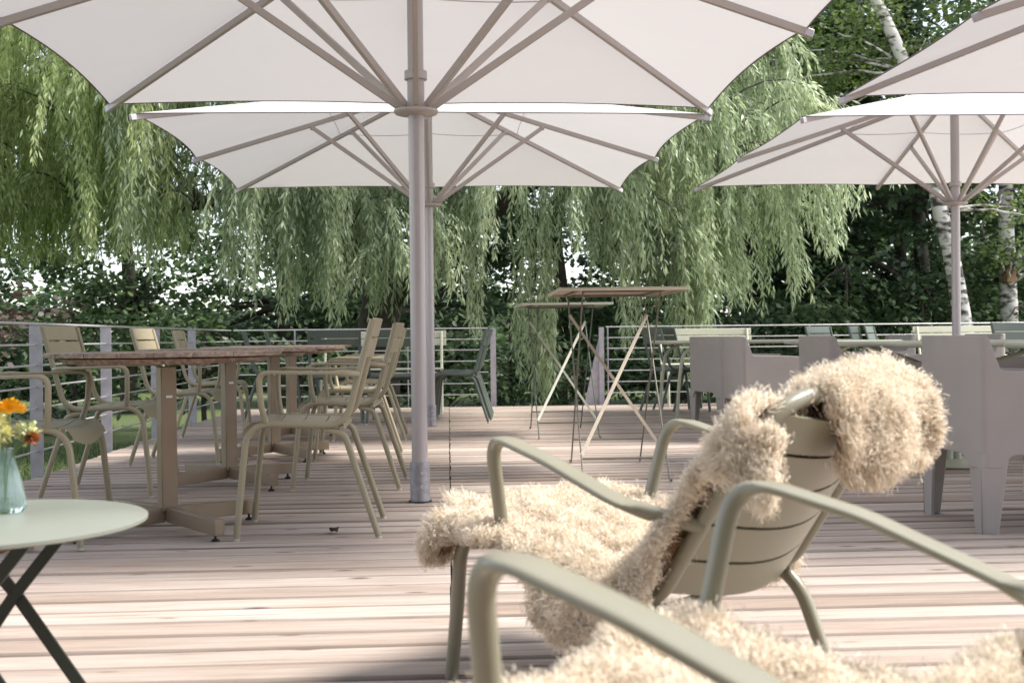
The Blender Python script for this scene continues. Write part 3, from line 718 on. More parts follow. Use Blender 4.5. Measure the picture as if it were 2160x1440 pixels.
sage_table((3.03, 6.78, 0), 0, 0.53, 0.6, 'sage pedestal table on a round base plate behind the nearest mauve chair', True)
sage_table((3.38, 5.2, 0), 0, 0.62, 0.42, 'sage metal table entering at the right edge, beyond the nearest mauve chair', False)
sage_table((3.03, 8.75, 0), 0, 0.33, 0.42, 'small sage metal table between two facing mauve chairs', False)

# ------------------------------------------------------------------ reclining low armchairs (face +Y, origin under seat/back junction)
def make_low():
    root = empty('lounge_chair'); hw = 0.25; r = 0.0165
    fr = MB()
    back_top = (-0.272, 0.672)
    left = [(-hw, -0.0+y, z) for y, z in ((0.565, 0.0), (0.535, 0.355), (0.0, 0.252), (-0.262, 0.640))]
    pts = fillet([(-hw, 0.555, 0.16), (-hw, 0.535, 0.362), (-hw, -0.01, 0.248), (-hw, -0.275, 0.655), (0, -0.312, 0.698), (hw, -0.275, 0.655), (hw, -0.01, 0.248), (hw, 0.535, 0.362), (hw, 0.555, 0.16)],
                 [0.10, 0.08, 0.12, 0.2, 0.12, 0.08, 0.10], 9)
    fr.tube(pts, r, 14); fr.build('frame', M['low'], root)
    for s in (-1, 1):
        l = MB(); l.tube([(s*hw, 0.555, 0.162), (s*(hw+0.004), 0.572, 0)], r, 12); l.build('leg', M['low'], root)
    for s in (-1, 1):
        l = MB(); l.tube(fillet([(s*(hw-0.02), 0.26, 0.272), (s*(hw-0.005), -0.035, 0.268), (s*(hw+0.005), -0.135, 0.0)], 0.10, 9), r, 12); l.build('leg', M['low'], root)
    l = MB(); l.tube([(-hw, 0.02, 0.232), (hw, 0.02, 0.232)], 0.012, 8); l.build('crossbar', M['low'], root)
    st = MB()
    for k in range(5):
        y0 = 0.05+0.088*k; y1 = y0+0.082
        st.slab(lambda u, v, y0=y0, y1=y1: ((-hw+0.008+u*(2*hw-0.016), y0+(y1-y0)*v, 0.262+(y0+(y1-y0)*v)*0.205-0.022*math.sin(math.pi*u)), (0, -0.2, 1)), 12, 2, 0.005)
    def ff(u, v):
        a = v*1.45; x = -hw+0.008+u*(2*hw-0.016)
        return (x, 0.495+0.055*math.sin(a), 0.363-0.07*(1-math.cos(a))-0.022*math.sin(math.pi*u)), (0, math.sin(a), math.cos(a))
    st.slab(ff, 12, 8, 0.005); st.build('seat', M['low'], root)
    bk = MB(); nrm = Vector((0, 0.84, 0.54)); up = Vector((0, -0.262, 0.405)).normalized()
    for k in range(5):
        t0 = 0.045+0.0885*k; t1 = t0+0.081
        def bf(u, v, t0=t0, t1=t1):
            p = Vector((0, -0.01, 0.248)) + up*(t0+(t1-t0)*v); sg = 0.055*math.sin(math.pi*u)
            return (-hw+0.006+u*(2*hw-0.012), p.y-nrm.y*sg, p.z-nrm.z*sg), tuple(nrm)
        bk.slab(bf, 14, 2, 0.006)
    bk.build('backrest', M['low'], root)
    for s in (-1, 1):
        a = MB()
        ptsA = fillet([(s*(hw+0.004), 0.395, 0.325), (s*(hw+0.075), 0.365, 0.585), (s*(hw+0.088), 0.18, 0.537), (s*(hw+0.085), -0.015, 0.462), (s*hw, -0.135, 0.425)], [0.075, 0.03, 0.06], 9)
        q = []
        for p0, p1 in zip(ptsA[:-1], ptsA[1:]):
            m_ = max(1, int((p1-p0).length/0.02)); q += [p0.lerp(p1, k_/m_) for k_ in range(m_)]
        q.append(ptsA[-1]); hwv, hhv = [], []
        for p in q:
            f = 0.0
            if p.z > 0.44 and -0.03 < p.y < 0.352: f = min(1, (p.y+0.03)/0.02)*min(1, max(0, (0.352-p.y)/0.03))
            hwv.append(0.0155+0.013*f); hhv.append(0.0155-0.0085*f)
        a.sweep(q, (1, 0, 0) if True else None, hwv, hhv)
        a.build('armrest', M['low'], root)
    return root
low = Kind(make_low); GL = 'low reclining armchairs in the foreground'
LC1 = (0.575, 2.44, R(43.0)); LC2 = (0.513, 1.19, R(52.8))
low.place((LC1[0], LC1[1], 0), LC1[2], 'low sage reclining chair seen from behind, sheepskin draped over its seat and back', 'lounge chair', GL)
low.place((LC2[0], LC2[1], 0), LC2[2], 'closest low sage reclining chair at the bottom edge, its two long armrests out of focus', 'lounge chair', GL)

# ------------------------------------------------------------------ sheepskins
def tuft_mesh(name, P, Nn, mat, parent, length, spread, per, seed, width=0.00075, grav=0.35, clump=None):
    rg = np.random.default_rng(seed); n = len(P); m = n*per
    c = rg.random(n)                                       # colour per lock
    base = np.repeat(P, per, 0) + rg.normal(0, spread, (m, 3))*1.0
    nn = np.repeat(Nn, per, 0); lk = np.repeat(rg.normal(0, 0.24, (n, 3)), per, 0) + rg.normal(0, 0.26, (m, 3))
    L = np.repeat(length*(0.65+0.7*rg.random(n)), per)*(0.8+0.4*rg.random(m))
    g = np.array([0, 0, -1.0])*grav
    d1 = nn + lk*0.55; d1 /= np.linalg.norm(d1, axis=1)[:, None]
    curl = np.repeat(rg.normal(0, 0.4, (n, 3)), per, 0)+rg.normal(0, 0.25, (m, 3))
    d2 = nn*0.6 + lk*0.9 + curl*0.5 + g; d2 /= np.linalg.norm(d2, axis=1)[:, None]
    d3 = nn*0.15 + lk*0.9 + curl*1.0 + g*1.6; d3 /= np.linalg.norm(d3, axis=1)[:, None]
    tip_c = np.repeat(P + Nn*length*0.8, per, 0)
    p0 = base; p1 = p0+d1*L[:, None]*0.4; p2 = p1+d2*L[:, None]*0.35; p3 = p2+d3*L[:, None]*0.3
    # clump tips together
    lockc = np.add.reduceat(p3, np.arange(0, m, per))/per; p3 = p3*0.78+np.repeat(lockc, per, 0)*0.22
    lockc = np.add.reduceat(p2, np.arange(0, m, per))/per; p2 = p2*0.7+np.repeat(lockc, per, 0)*0.3
    sd = np.cross(d1, rg.normal(0, 1, (m, 3))); sd /= np.linalg.norm(sd, axis=1)[:, None]
    w0 = width
    V = np.stack([p0-sd*w0, p0+sd*w0, p1-sd*w0, p1+sd*w0, p2-sd*w0*0.8, p2+sd*w0*0.8, p3], 1).reshape(-1, 3)
    k = (np.arange(m)*7)[:, None]
    quads = np.concatenate([k+np.array([0, 1, 3, 2]), k+np.array([2, 3, 5, 4])], 0)
    tris = k+np.array([4, 5, 6])
    nq, ntr = len(quads), len(tris)
    me = bpy.data.meshes.new(name); me.vertices.add(len(V)); me.vertices.foreach_set('co', V.astype(np.float32).ravel())
    loops = np.concatenate([quads.ravel(), tris.ravel()]); me.loops.add(len(loops)); me.loops.foreach_set('vertex_index', loops.astype(np.int32))
    st = np.concatenate([np.arange(nq)*4, nq*4+np.arange(ntr)*3]); me.polygons.add(nq+ntr); me.polygons.foreach_set('loop_start', st.astype(np.int32))
    me.update(calc_edges=True); me.polygons.foreach_set('use_smooth', np.ones(nq+ntr, bool))
    cc = np.clip(np.repeat(0.25+0.6*c, per) + rg.normal(0, 0.12, m), 0, 1)
    a = me.attributes.new('rnd', 'FLOAT', 'FACE'); a.data.foreach_set('value', np.concatenate([cc, cc, cc]).astype(np.float32))
    me.materials.append(mat); o = bpy.data.objects.new(name, me); COL.objects.link(o); o.parent = parent
    return o

def sheepskin(chair, label, profile, seed, locks=15000):
    """profile: dict with functions of u in [-1,1]; surface follows front-of-seat -> seat -> back -> over top"""
    x0, y0, rz = chair; root = empty('sheepskin', (x0, y0, 0), rz); tag(root, label, 'sheepskin', 'sheepskins draped over the low chairs')
    # centre line (y,z), arc-length parametrised, t=0 at seat front edge
    key = [(0.62, 0.14), (0.61, 0.22), (0.595, 0.33), (0.55, 0.385), (0.42, 0.36), (0.25, 0.325), (0.10, 0.300), (0.035, 0.325), (-0.02, 0.39), (-0.12, 0.535), (-0.215, 0.655), (-0.255, 0.700), (-0.30, 0.716), (-0.340, 0.695), (-0.352, 0.63), (-0.350, 0.52), (-0.34, 0.40)]
    cl = smooth_path([(0, a, b) for a, b in key], 3)
    ds = [0]
    for a, b in zip(cl[:-1], cl[1:]): ds.append(ds[-1]+(b-a).length)
    T0 = min(range(len(cl)), key=lambda i: abs(cl[i].y-0.575)+abs(cl[i].z-0.36)); s0 = ds[T0]
    def C(t):
        s = min(max(t+s0, 0.001), ds[-1]-0.001)
        import bisect
        i = min(bisect.bisect(ds, s), len(ds)-1); a, b = cl[i-1], cl[i]; f = (s-ds[i-1])/max(1e-9, ds[i]-ds[i-1])
        p = a.lerp(b, f); tg = (b-a).normalized(); return p, Vector((0, -tg.z, tg.y)) * -1 if False else (p, Vector((0, tg.z, -tg.y)))[1]
    hw = 0.262
    def S(u, v):
        t = profile['t0'](u)+(profile['t1'](u)-profile['t0'](u))*v
        c, nn = C(t); c = c-nn*(0.026/(1+math.exp((u+0.12)*11))+0.010)*min(1, max(0, (t-0.5)/0.15))
        w_ = profile['w'](t, 1 if u > 0 else -1); s = abs(u)*w_; sg = 1 if u > 0 else -1
        q_ = Vector((u*w_, t, seed)); lump = 0.008*math.sin(9*u+4*t*3+seed)+0.034*(mnoise.noise(q_*15)+0.35*mnoise.noise(q_*34))
        if s <= hw: p = Vector((sg*s, c.y, c.z)) + nn*lump; n2 = nn
        else:
            ex = s-hw; a = min(ex/0.045, 1.57); rr = 0.045
            side = Vector((sg, 0, 0)); dn = (nn*-0.9+Vector((0, 0, -1))*0.3).normalized()
            out = rr*math.sin(a); dr = rr*(1-math.cos(a)) + max(0, ex-0.0706)
            p = Vector((sg*hw, c.y, c.z)) + side*(out+lump) + dn*dr + side*0.02*math.sin(12*t+seed)*min(1, ex*8); n2 = (side*math.sin(a)+nn*math.cos(a)).normalized()
        return p, n2
    nu, nv = 44, 80
    b = MB(); b.slab(lambda i, j: S(i*2-1, j), nu, nv, 0.007); b.build('hide', M['hide'], root)
    b = MB(); b.slab(lambda i, j: (lambda q: (q[0]+q[1]*0.012, q[1]))(S((i*2-1)*0.99, 0.006+0.988*j)), nu, nv, 0.014); b.build('wool_base', M['skinbase'], root)
    rg = np.random.default_rng(seed); P = []; Q = []
    for _ in range(locks):
        u = rg.uniform(-1, 1); v = rg.uniform(0, 1)
        if rg.random() < 0.12: u = math.copysign(1, u)
        if rg.random() < 0.06: v = float(rg.random() < 0.5)
        p, nn = S(u, v); e = 0.012; pu = S(u-e, v)[0]; pv = S(u, v-e*0.5)[0]; n3 = (p-pu).cross(p-pv)
        if n3.length > 1e-9:
            n3.normalize(); n3 = n3 if n3.dot(nn) > 0 else -n3; nn = (n3*0.85+nn*0.15).normalized()
        P.append(p+nn*0.012); 
        if abs(u) > 0.985:
            q2, _ = S(u*0.93, v); o_ = (p-q2).normalized(); nn = (nn*0.4+o_*0.9).normalized()
        if v > 0.985 or v < 0.015:
            q2, _ = S(u, abs(v-0.03)); o_ = (p-q2).normalized(); nn = (nn*0.4+o_*0.9).normalized()
        Q.append(nn)
    tuft_mesh('wool', np.array([tuple(p) for p in P]), np.array([tuple(q) for q in Q]), M['wool'], root, 0.021, 0.0100, 26, seed)
    return root
def bump_(x, c, w): return math.exp(-((x-c)/w)**2)
TB = 0.93   # t at the top edge of the back (measured below)
prof1 = dict(
    t0=lambda u: 0.03-0.12*bump_(u, -0.85, 0.28)-0.10*bump_(u, 0.8, 0.3),
    t1=lambda u: 0.97+0.32*(1/(1+math.exp(-(u+0.32)*16)))-0.03*u,
    w=lambda t, s: 0.28 + 0.035*bump_(t, 0.02, 0.12) + (0.02 if s > 0 else 0.125)*bump_(t, 0.47, 0.13) + (0.09 if s > 0 else 0.02)*bump_(t, 0.47, 0.10) + (0.03 if s > 0 else 0.16)*bump_(t, 0.955, 0.06) - (0.0 if s > 0 else 0.03)*bump_(t, 1.08, 0.06) + (-0.06 if s > 0 else 0.0)*bump_(t, 1.2, 0.2))
sheepskin(LC1, 'cream sheepskin over the seat and back of the reclining chair, two lobes hanging behind', prof1, 3)
prof2 = dict(
    t0=lambda u: 0.16-0.05*bump_(u, -0.8, 0.3)-0.03*u,
    t1=lambda u: 0.60+0.03*u,
    w=lambda t, s: 0.275 + 0.08*bump_(t, 0.15, 0.12) + 0.07*bump_(t, 0.52, 0.12))
sheepskin(LC2, 'cream sheepskin on the closest reclining chair, blurred at the bottom edge', prof2, 5)

# ------------------------------------------------------------------ small round table, vase, flowers
cx, cy = -0.90, 2.29
root = empty('round_side_table', (cx, cy, 0)); tag(root, 'small round sage side table with dark folding legs at the lower left', 'side table')
b = MB(); b.lathe([(0.0, 0.434), (0.294, 0.434), (0.300, 0.437), (0.300, 0.443), (0.296, 0.4455), (0.0, 0.4455)], seg=96, smooth=False); b.build('table_top', M['disc'], root)
for yy in (-0.15, 0.15):
    b = MB(); b.bar((-0.17, yy, 0.43), (0.24, yy, 0.0), 0.006, 0.026, up=(0, 1, 0)) if False else None
for yy, sgn in ((-0.14, 1), (-0.132, -1), (0.14, 1), (0.148, -1)):
    b = MB(); mid = (0.0, yy, 0.27); b.bar((mid[0]+sgn*0.13, yy, 0.432), mid, 0.007, 0.024, up=(1, 0, 0)); b.bar(mid, (mid[0]-sgn*0.18, yy, 0.0), 0.007, 0.024, up=(1, 0, 0)) ; b.build('leg', M['strut'], root)
b = MB(); b.bar((-0.17, -0.14, 0.427), (-0.17, 0.148, 0.427), 0.02, 0.008); b.bar((0.205, -0.14, 0.427), (0.205, 0.148, 0.427), 0.02, 0.008); b.build('top_runner', M['strut'], root)
vx, vy = -0.905, 2.40
root = empty('glass_vase', (vx, vy, 0.4465)); tag(root, 'turquoise glass bottle vase on the small round table', 'vase')
prof = [(0.0, 0.0), (0.034, 0.0), (0.040, 0.008), (0.038, 0.03), (0.030, 0.07), (0.020, 0.105), (0.017, 0.12), (0.020, 0.128), (0.0165, 0.126), (0.0145, 0.118), (0.0175, 0.105), (0.0275, 0.07), (0.0350, 0.03), (0.036, 0.010), (0.0, 0.008)]
b = MB(); b.lathe(prof, seg=48)
for i, v in enumerate(b.v):     # moulded flutes
    rr = math.hypot(v[0], v[1])
    if rr > 0.02: a = math.atan2(v[1], v[0]); k = 1+0.035*math.cos(12*a); b.v[i] = (v[0]*k, v[1]*k, v[2])
b.build('glass_body', M['glass'], root)
def flower(loc, kind, lean, label, mat, hr, h):
    root = empty('cut_flower', (vx, vy, 0.4465)); tag(root, label, 'flower', 'cut flowers standing in the glass bottle')
    top = Vector(lean)+Vector((0, 0, h))
    b = MB(); b.tube(smooth_path([(0, 0, 0.02), (lean[0]*0.2, lean[1]*0.2, 0.12), tuple(top)], 2), 0.0018, 6); b.build('stem', M['stem'], root)
    b = MB(); rg = random.Random(sum(map(ord, kind)))
    if kind == 'disc':
        for k in range(170):
            a = rg.uniform(0, 6.283); q = math.sqrt(rg.random()); e = rg.uniform(-0.3, 1.0)
            c = top+Vector((hr*q*math.cos(a), hr*q*math.sin(a), 0.018*(1-q*q)+0.004*e)); d = Vector((math.cos(a)*q, math.sin(a)*q, 0.7)).normalized()
            sdv = Vector((-math.sin(a), math.cos(a), 0)); l = 0.011; wv = 0.004
            b.add([c-sdv*wv, c+sdv*wv, c+d*l+sdv*wv, c+d*l-sdv*wv], [(0, 1, 2, 3)])
    else:
        for k in range(90):
            dv = Vector((rg.gauss(0, 1), rg.gauss(0, 1), rg.gauss(0, 0.7))).normalized(); c = top+dv*hr*rg.uniform(0.3, 1); sdv = dv.cross(Vector((rg.random(), rg.random(), 1))).normalized()
            b.add([c-sdv*0.003, c+sdv*0.003, c+dv*0.012+sdv*0.004, c+dv*0.012-sdv*0.004], [(0, 1, 2, 3)])
    b.build('flower_head', mat, root)
flower(0, 'disc', (0.012, 0, 0), 'orange marigold-like flower, the largest in the bottle', M['orange'], 0.025, 0.200)
flower(0, 'a', (-0.02, 0.01, 0), 'cream yellow flower left of the orange one, low in the bunch', M['yellow'], 0.022, 0.175)
flower(0, 'b', (0.045, 0.0, 0), 'pale green-white frilly flower leaning right below the orange one', M['white'], 0.020, 0.160)
flower(0, 'c', (0.058, -0.01, 0), 'small rust-coloured flower at the right end of the bunch', M['brownflower'], 0.007, 0.150)
flower(0, 'd', (0.0, -0.02, 0), 'pale yellow flower right above the bottle neck', M['yellow'], 0.018, 0.160)

# ------------------------------------------------------------------ litter on the deck
def dead_leaf(x, y, s, rz, mat, label):
    b = MB(); b.slab(lambda u, v: (((u-0.5)*s*math.sin(math.pi*(0.12+0.8*v)), (v-0.5)*s*1.3, 0.006+0.35*s*(2*u-1)**2+0.10*s*math.sin(5*v)), (0, 0, 1)), 6, 6, 0.001)
    o = b.build('fallen_leaf', mat); o.location = (x, y, 0.002); o.rotation_euler = (0, 0, rz); tag(o, label, 'leaf', 'dry leaves lying on the deck')
dead_leaf(-0.475, 4.73, 0.04, 0.6, M['deadleaf'], 'dark curled leaf alone on the boards in front of the closest beige chair')
dead_leaf(-1.60, 4.46, 0.05, 0.9, M['deadleaf2'], 'brown leaf beside the left foot of the closest wooden table')
dead_leaf(-1.66, 4.40, 0.04, 2.2, M['deadleaf2'], 'smaller brown leaf by the left foot of the closest wooden table')
dead_leaf(-1.36, 7.35, 0.05, 1.2, M['deadleaf2'], 'orange-brown leaf under the third wooden table')
dead_leaf(-1.28, 7.28, 0.045, 0.2, M['deadleaf'], 'dark brown leaf under the third wooden table beside an orange one')

# ------------------------------------------------------------------ foliage
def leaf_mesh(name, P, D, S_, L, Wd, mat, parent, rnd, fold=0.25, hexa=False):
    n = len(P); Nn = np.cross(D, S_); L = L[:, None]; W = Wd[:, None]
    if hexa:
        a = P; q1 = P+D*L*0.35+S_*W*0.5; q2 = P+D*L*0.35-S_*W*0.5; q3 = P+D*L*0.75+S_*W*0.32; q4 = P+D*L*0.75-S_*W*0.32; t = P+D*L-Nn*L*0.15
        V = np.stack([a, q1, q3, t, q4, q2], 1).reshape(-1, 3); k = 6
    else:
        a = P; m1 = P+D*L*0.45+S_*W*0.5+Nn*W*fold; m2 = P+D*L*0.45-S_*W*0.5+Nn*W*fold; t = P+D*L
        V = np.stack([a, m1, t, m2], 1).reshape(-1, 3); k = 4
    me = bpy.data.meshes.new(name); me.vertices.add(n*k); me.vertices.foreach_set('co', V.astype(np.float32).ravel())
    me.loops.add(n*k); me.loops.foreach_set('vertex_index', np.arange(n*k, dtype=np.int32))
    me.polygons.add(n); me.polygons.foreach_set('loop_start', (np.arange(n)*k).astype(np.int32))
    me.update(calc_edges=True)
    at_ = me.attributes.new('rnd', 'FLOAT', 'FACE'); at_.data.foreach_set('value', np.clip(rnd, 0, 1).astype(np.float32))
    me.materials.append(mat); o = bpy.data.objects.new(name, me); COL.objects.link(o)
    if parent is not None: o.parent = parent
    return o
def unit(a): return a/np.maximum(1e-9, np.linalg.norm(a, axis=1))[:, None]

def willow_strands(specs, seed):
    """specs rows: x,y,ztop,length ; returns leaf arrays + twig polylines"""
    rg = np.random.default_rng(seed); P = []; D = []; L = []; C = []; tw = MB()
    for (x, y, zt, ln, tone, hx, hy, out) in specs:
        n = max(6, int(ln/0.038)); s = np.linspace(0, ln, n)
        bow = out*(1-np.exp(-s*1.8))
        ph1, ph2 = rg.uniform(0, 6.28, 2); amp = rg.uniform(0.01, 0.05)
        px = x+hx*bow+amp*np.sin(s*2.3+ph1)*s**0.5; py = y+hy*bow+amp*np.sin(s*2.7+ph2)*s**0.5; pz = zt-s+out*0.5*(1-np.exp(-s*4))
        p = np.stack([px, py, pz], 1); t = np.gradient(p, axis=0); t = unit(t)
        if n > 3: tw.tube([tuple(q) for q in p[::6]], 0.0028, 3, caps=False)
        k = 2
        pp = np.repeat(p, k, 0); tt = np.repeat(t, k, 0); m = len(pp)
        a = rg.uniform(0, 6.283, m); hz = np.stack([np.cos(a), np.sin(a), np.zeros(m)], 1)
        off = rg.exponential(0.035, m)*(rg.random(m) < 0.5)
        pp = pp+hz*off[:, None]+rg.normal(0, 0.008, (m, 3))
        dd = unit(tt*rg.uniform(0.6, 1.6, m)[:, None]+hz*rg.uniform(0.25, 0.9, m)[:, None]+np.array([0, 0, -0.25]))
        P.append(pp); D.append(dd); L.append(rg.uniform(0.075, 0.15, m)); C.append(np.clip(tone+rg.normal(0, 0.22, m), 0, 1))
    return np.concatenate(P), np.concatenate(D), np.concatenate(L), np.concatenate(C), tw

def limb(b, pts, r0, r1, seg=9, it=2, wob=0.0):
    q = smooth_path(pts, it)
    if wob: q = [p+Vector((random.gauss(0, wob), random.gauss(0, wob), random.gauss(0, wob))) for p in q]
    n = len(q); b.tube(q, [r0+(r1-r0)*i/(n-1) for i in range(n)], seg)

# willow
wroot = empty('willow_tree', (-1.0, 17.2, GZ)); tag(wroot, 'large weeping willow whose hanging strands fill the view behind the railing', 'tree')
def W(*p): return (p[0]+1.0, p[1]-17.2, p[2]-GZ)
b = MB()
limb(b, [W(-1.0, 17.2, GZ-0.1), W(-1.05, 17.1, 0.7), W(-0.95, 17.0, 1.7), W(-1.2, 17.0, 2.6)], 0.34, 0.26, 14, wob=0.01)
limb(b, [W(-1.0, 17.0, 1.3), W(-0.4, 16.6, 1.7), W(0.1, 16.4, 2.1), W(0.75, 16.1, 2.65), W(1.4, 15.9, 3.1), W(2.6, 15.7, 3.9)], 0.20, 0.09, 10, wob=0.012)
limb(b, [W(0.0, 16.5, 2.0), W(0.15, 16.7, 2.9), W(0.3, 17.0, 4.2), W(0.8, 17.2, 6.0)], 0.15, 0.06, 9, wob=0.012)
limb(b, [W(-1.1, 17.0, 1.9), W(-2.0, 16.7, 2.5), W(-2.9, 16.3, 2.9), W(-3.6, 16.2, 2.62), W(-4.1, 16.1, 2.42)], 0.18, 0.05, 9, wob=0.015)
limb(b, [W(-3.4, 16.2, 2.7), W(-3.9, 16.2, 3.3), W(-4.5, 16.0, 4.4)], 0.07, 0.04, 8, wob=0.01)
limb(b, [W(-1.2, 17.0, 2.4), W(-1.8, 17.3, 4.0), W(-2.6, 17.4, 6.2)], 0.22, 0.08, 9, wob=0.012)
limb(b, [W(-1.15, 17.0, 2.5), W(-0.6, 17.6, 4.2), W(0.2, 18.0, 6.3)], 0.18, 0.07, 9, wob=0.012)
limb(b, [W(-2.2, 17.3, 5.2), W(-4.2, 16.6, 6.0), W(-6.0, 16.0, 5.8)], 0.10, 0.04, 8, wob=0.01)
limb(b, [W(1.4, 15.9, 3.1), W(3.0, 15.6, 4.6), W(4.3, 15.3, 4.9)], 0.09, 0.03, 8, wob=0.01)
b.build('trunk', M['bark'], wroot)
def prof_bottom(x):
    xs = [-7.5, -5.8, -4.6, -3.4, -2.5, -2.0, -1.4, -0.8, 0.0, 0.5, 0.83, 1.15, 1.5, 1.9, 2.5, 3.0, 3.3, 3.6, 4.0, 4.6, 5.2]
    zs = [1.7, 1.65, 1.5, 1.5, 1.5, 1.0, 1.0, 0.9, 0.85, 1.15, 0.4, 0.1, 0.9, 1.0, 0.75, 0.3, 0.7, 1.4, 1.9, 2.3, 3.0]
    return float(np.interp(x, xs, zs))
rg = np.random.default_rng(5); specs = []; specs2 = []; arcs = MB()
def bundle(x, y, z, tone, nst=17, A=None, lmin=0.5, lmax=1.7, zlow=None):
    h = np.array([x+1.0, y-18.5]); h = h/np.linalg.norm(h)+rg.normal(0, 0.45, 2); h /= np.linalg.norm(h); A = A or rg.uniform(0.6, 1.5)
    def arch(t): return np.array([x+h[0]*A*t, y+h[1]*A*t, z+A*(0.45*t-0.85*t*t)])
    pts = [arch(t) for t in np.linspace(-0.25, 1, 7)]
    arcs.tube([(p[0]+1.0, p[1]-17.2, p[2]-GZ) for p in pts], [0.014-0.0018*i for i in range(7)], 4, caps=False)
    for _ in range(nst):
        t = rg.uniform(0.1, 1.0); p = arch(t); ln = rg.uniform(lmin, lmax)*(0.75+0.5*math.sin(math.pi*t))
        if zlow is not None: ln = min(ln, max(0.35, p[2]-zlow-abs(rg.normal(0, 0.3))))
        q = p+np.append(rg.normal(0, 0.07, 2), 0); (specs2 if x < -3.4+rg.normal(0, 0.5) else specs).append((q[0], q[1], q[2], ln, tone, h[0], h[1], rg.uniform(0.08, 0.45)*(0.5+t)))
for g in range(400):
    x = rg.uniform(-7.4, 4.3); y = 14.3+3.6*rg.random()**1.5
    zb = prof_bottom(x)+(0.25 if x > -2.5 else 0.1)*(y-14.3); top = 7.4-0.09*(x+1.2)**2-0.12*(y-16.5)**2
    f = rg.random(); z = zb+1.0+(top-zb-1.0)*f**0.9
    if 0.5 < x < 1.7 and z < 3.0 and rg.random() < 0.8: continue
    if -3.2 < x < -1.8 and z < 3.2 and rg.random() < 0.5: continue
    tone = float(rg.choice([0.08, 0.3, 0.55, 0.9])); bundle(x, y, z, tone, int(rg.integers(11, 20)), zlow=zb)
# single long trailing strands at the lower fringe
for x, zl in ((0.95, 0.25), (1.12, -0.05), (1.22, 0.15), (2.9, 0.3), (3.05, 0.05), (3.12, 0.35), (-1.9, 1.0), (-1.3, 0.9), (-0.3, 0.75), (0.35, 0.7), (2.2, 0.6), (4.3, 1.3), (-2.6, 1.3)):
    for _ in range(9): x_ = x+rg.normal(0, 0.07); l_ = rg.uniform(1.4, 2.8); specs.append((x_, 14.1+rg.normal(0, 0.1), zl+l_+abs(rg.normal(0, 0.25)), l_, 0.75, 0.0, -1.0, 0.1))
for sp, mt, sd_ in ((specs, 'willow', 1), (specs2, 'willow2', 2)):
    P, D, L, C, tw = willow_strands(sp, sd_)
    P = P-np.array([-1.0, 17.2, GZ]); S_ = unit(np.cross(D, rng.normal(0, 1, D.shape)))
    leaf_mesh('crown', P, D, S_, L, L*rng.uniform(0.15, 0.24, len(L)), M[mt], wroot, C)
    tw.v = [(v[0]+1.0, v[1]-17.2, v[2]-GZ) for v in tw.v]; tw.build('twigs', M['twig'], wroot)
arcs.build('twigs', M['bark'], wroot)

def crown_tree(name, loc, label, group, mat, trunkmat, blobs, trunk_pts, r0, leaf=(0.10, 0.16), dens=420, seed=0, flat=0.55, wratio=0.7, spreadz=0.5, limbs=True, cat='tree'):
    """blobs: list (x,y,z,R) world; each blob is filled with leaf clumps"""
    root = empty(name, loc); tag(root, label, cat, group); rg = np.random.default_rng(seed); o = np.array(loc)
    b = MB(); q = [Vector(p)-Vector(loc) for p in trunk_pts]; limb(b, [tuple(p) for p in q], r0, r0*0.35, 10, wob=0.008)
    P = []; D = []; C = []
    for (x, y, z, Rr) in blobs:
        c0 = np.array([x, y, z]); nc = max(3, int(Rr*Rr*9))
        if limbs:
            zz = min(z-0.2, trunk_pts[-1][2]-0.2); i = min(range(len(trunk_pts)), key=lambda k: abs(trunk_pts[k][2]-zz)); s = Vector(trunk_pts[i])-Vector(loc); e = Vector((x, y, z))-Vector(loc)
            mid = (s+e)/2+Vector((0, 0, 0.15*Rr)); limb(b, [tuple(s), tuple(mid), tuple(e)], r0*(0.14 if 'birch' in name else 0.28), 0.010, 6, wob=0.01)
        dirs = unit(rg.normal(0, 1, (nc, 3)))*rg.uniform(0.25, 1, (nc, 1))**0.5*Rr; dirs[:, 2] *= 0.8
        for d_ in dirs:
            cc = c0+d_; rc = rg.uniform(0.22, 0.5)*min(1.2, Rr); n = int(dens*rc*rc*rg.uniform(0.6, 1.3))+6
            pp = rg.normal(0, 1, (n, 3))*np.array([rc, rc, rc*flat])*0.55+cc
            out = unit(pp-cc); dr = unit(out*np.array([1, 1, 0.5])+rg.normal(0, 0.5, (n, 3))+np.array([0, 0, -0.45]))
            tone = rg.uniform(0.15, 0.8)
            P.append(pp); D.append(dr); C.append(tone+rg.normal(0, 0.2, n))
    P = np.concatenate(P)-o; D = np.concatenate(D); C = np.concatenate(C); n = len(P)
    up = unit(np.stack([rg.normal(0, 0.45, n), rg.normal(0, 0.45, n), np.ones(n)], 1)); S_ = unit(np.cross(D, up)); L = rg.uniform(leaf[0], leaf[1], n)
    b.build('trunk', trunkmat, root)
    leaf_mesh('crown', P, D, S_, L, L*wratio, mat, root, C, hexa=wratio > 0.5)
    return root
def blobs_in(x0, x1, y0, y1, z0, z1, n, r, seed, hole=0.0):
    rg = np.random.default_rng(seed); return [(rg.uniform(x0, x1), rg.uniform(y0, y1), rg.uniform(z0, z1), rg.uniform(*r)) for _ in range(n)]

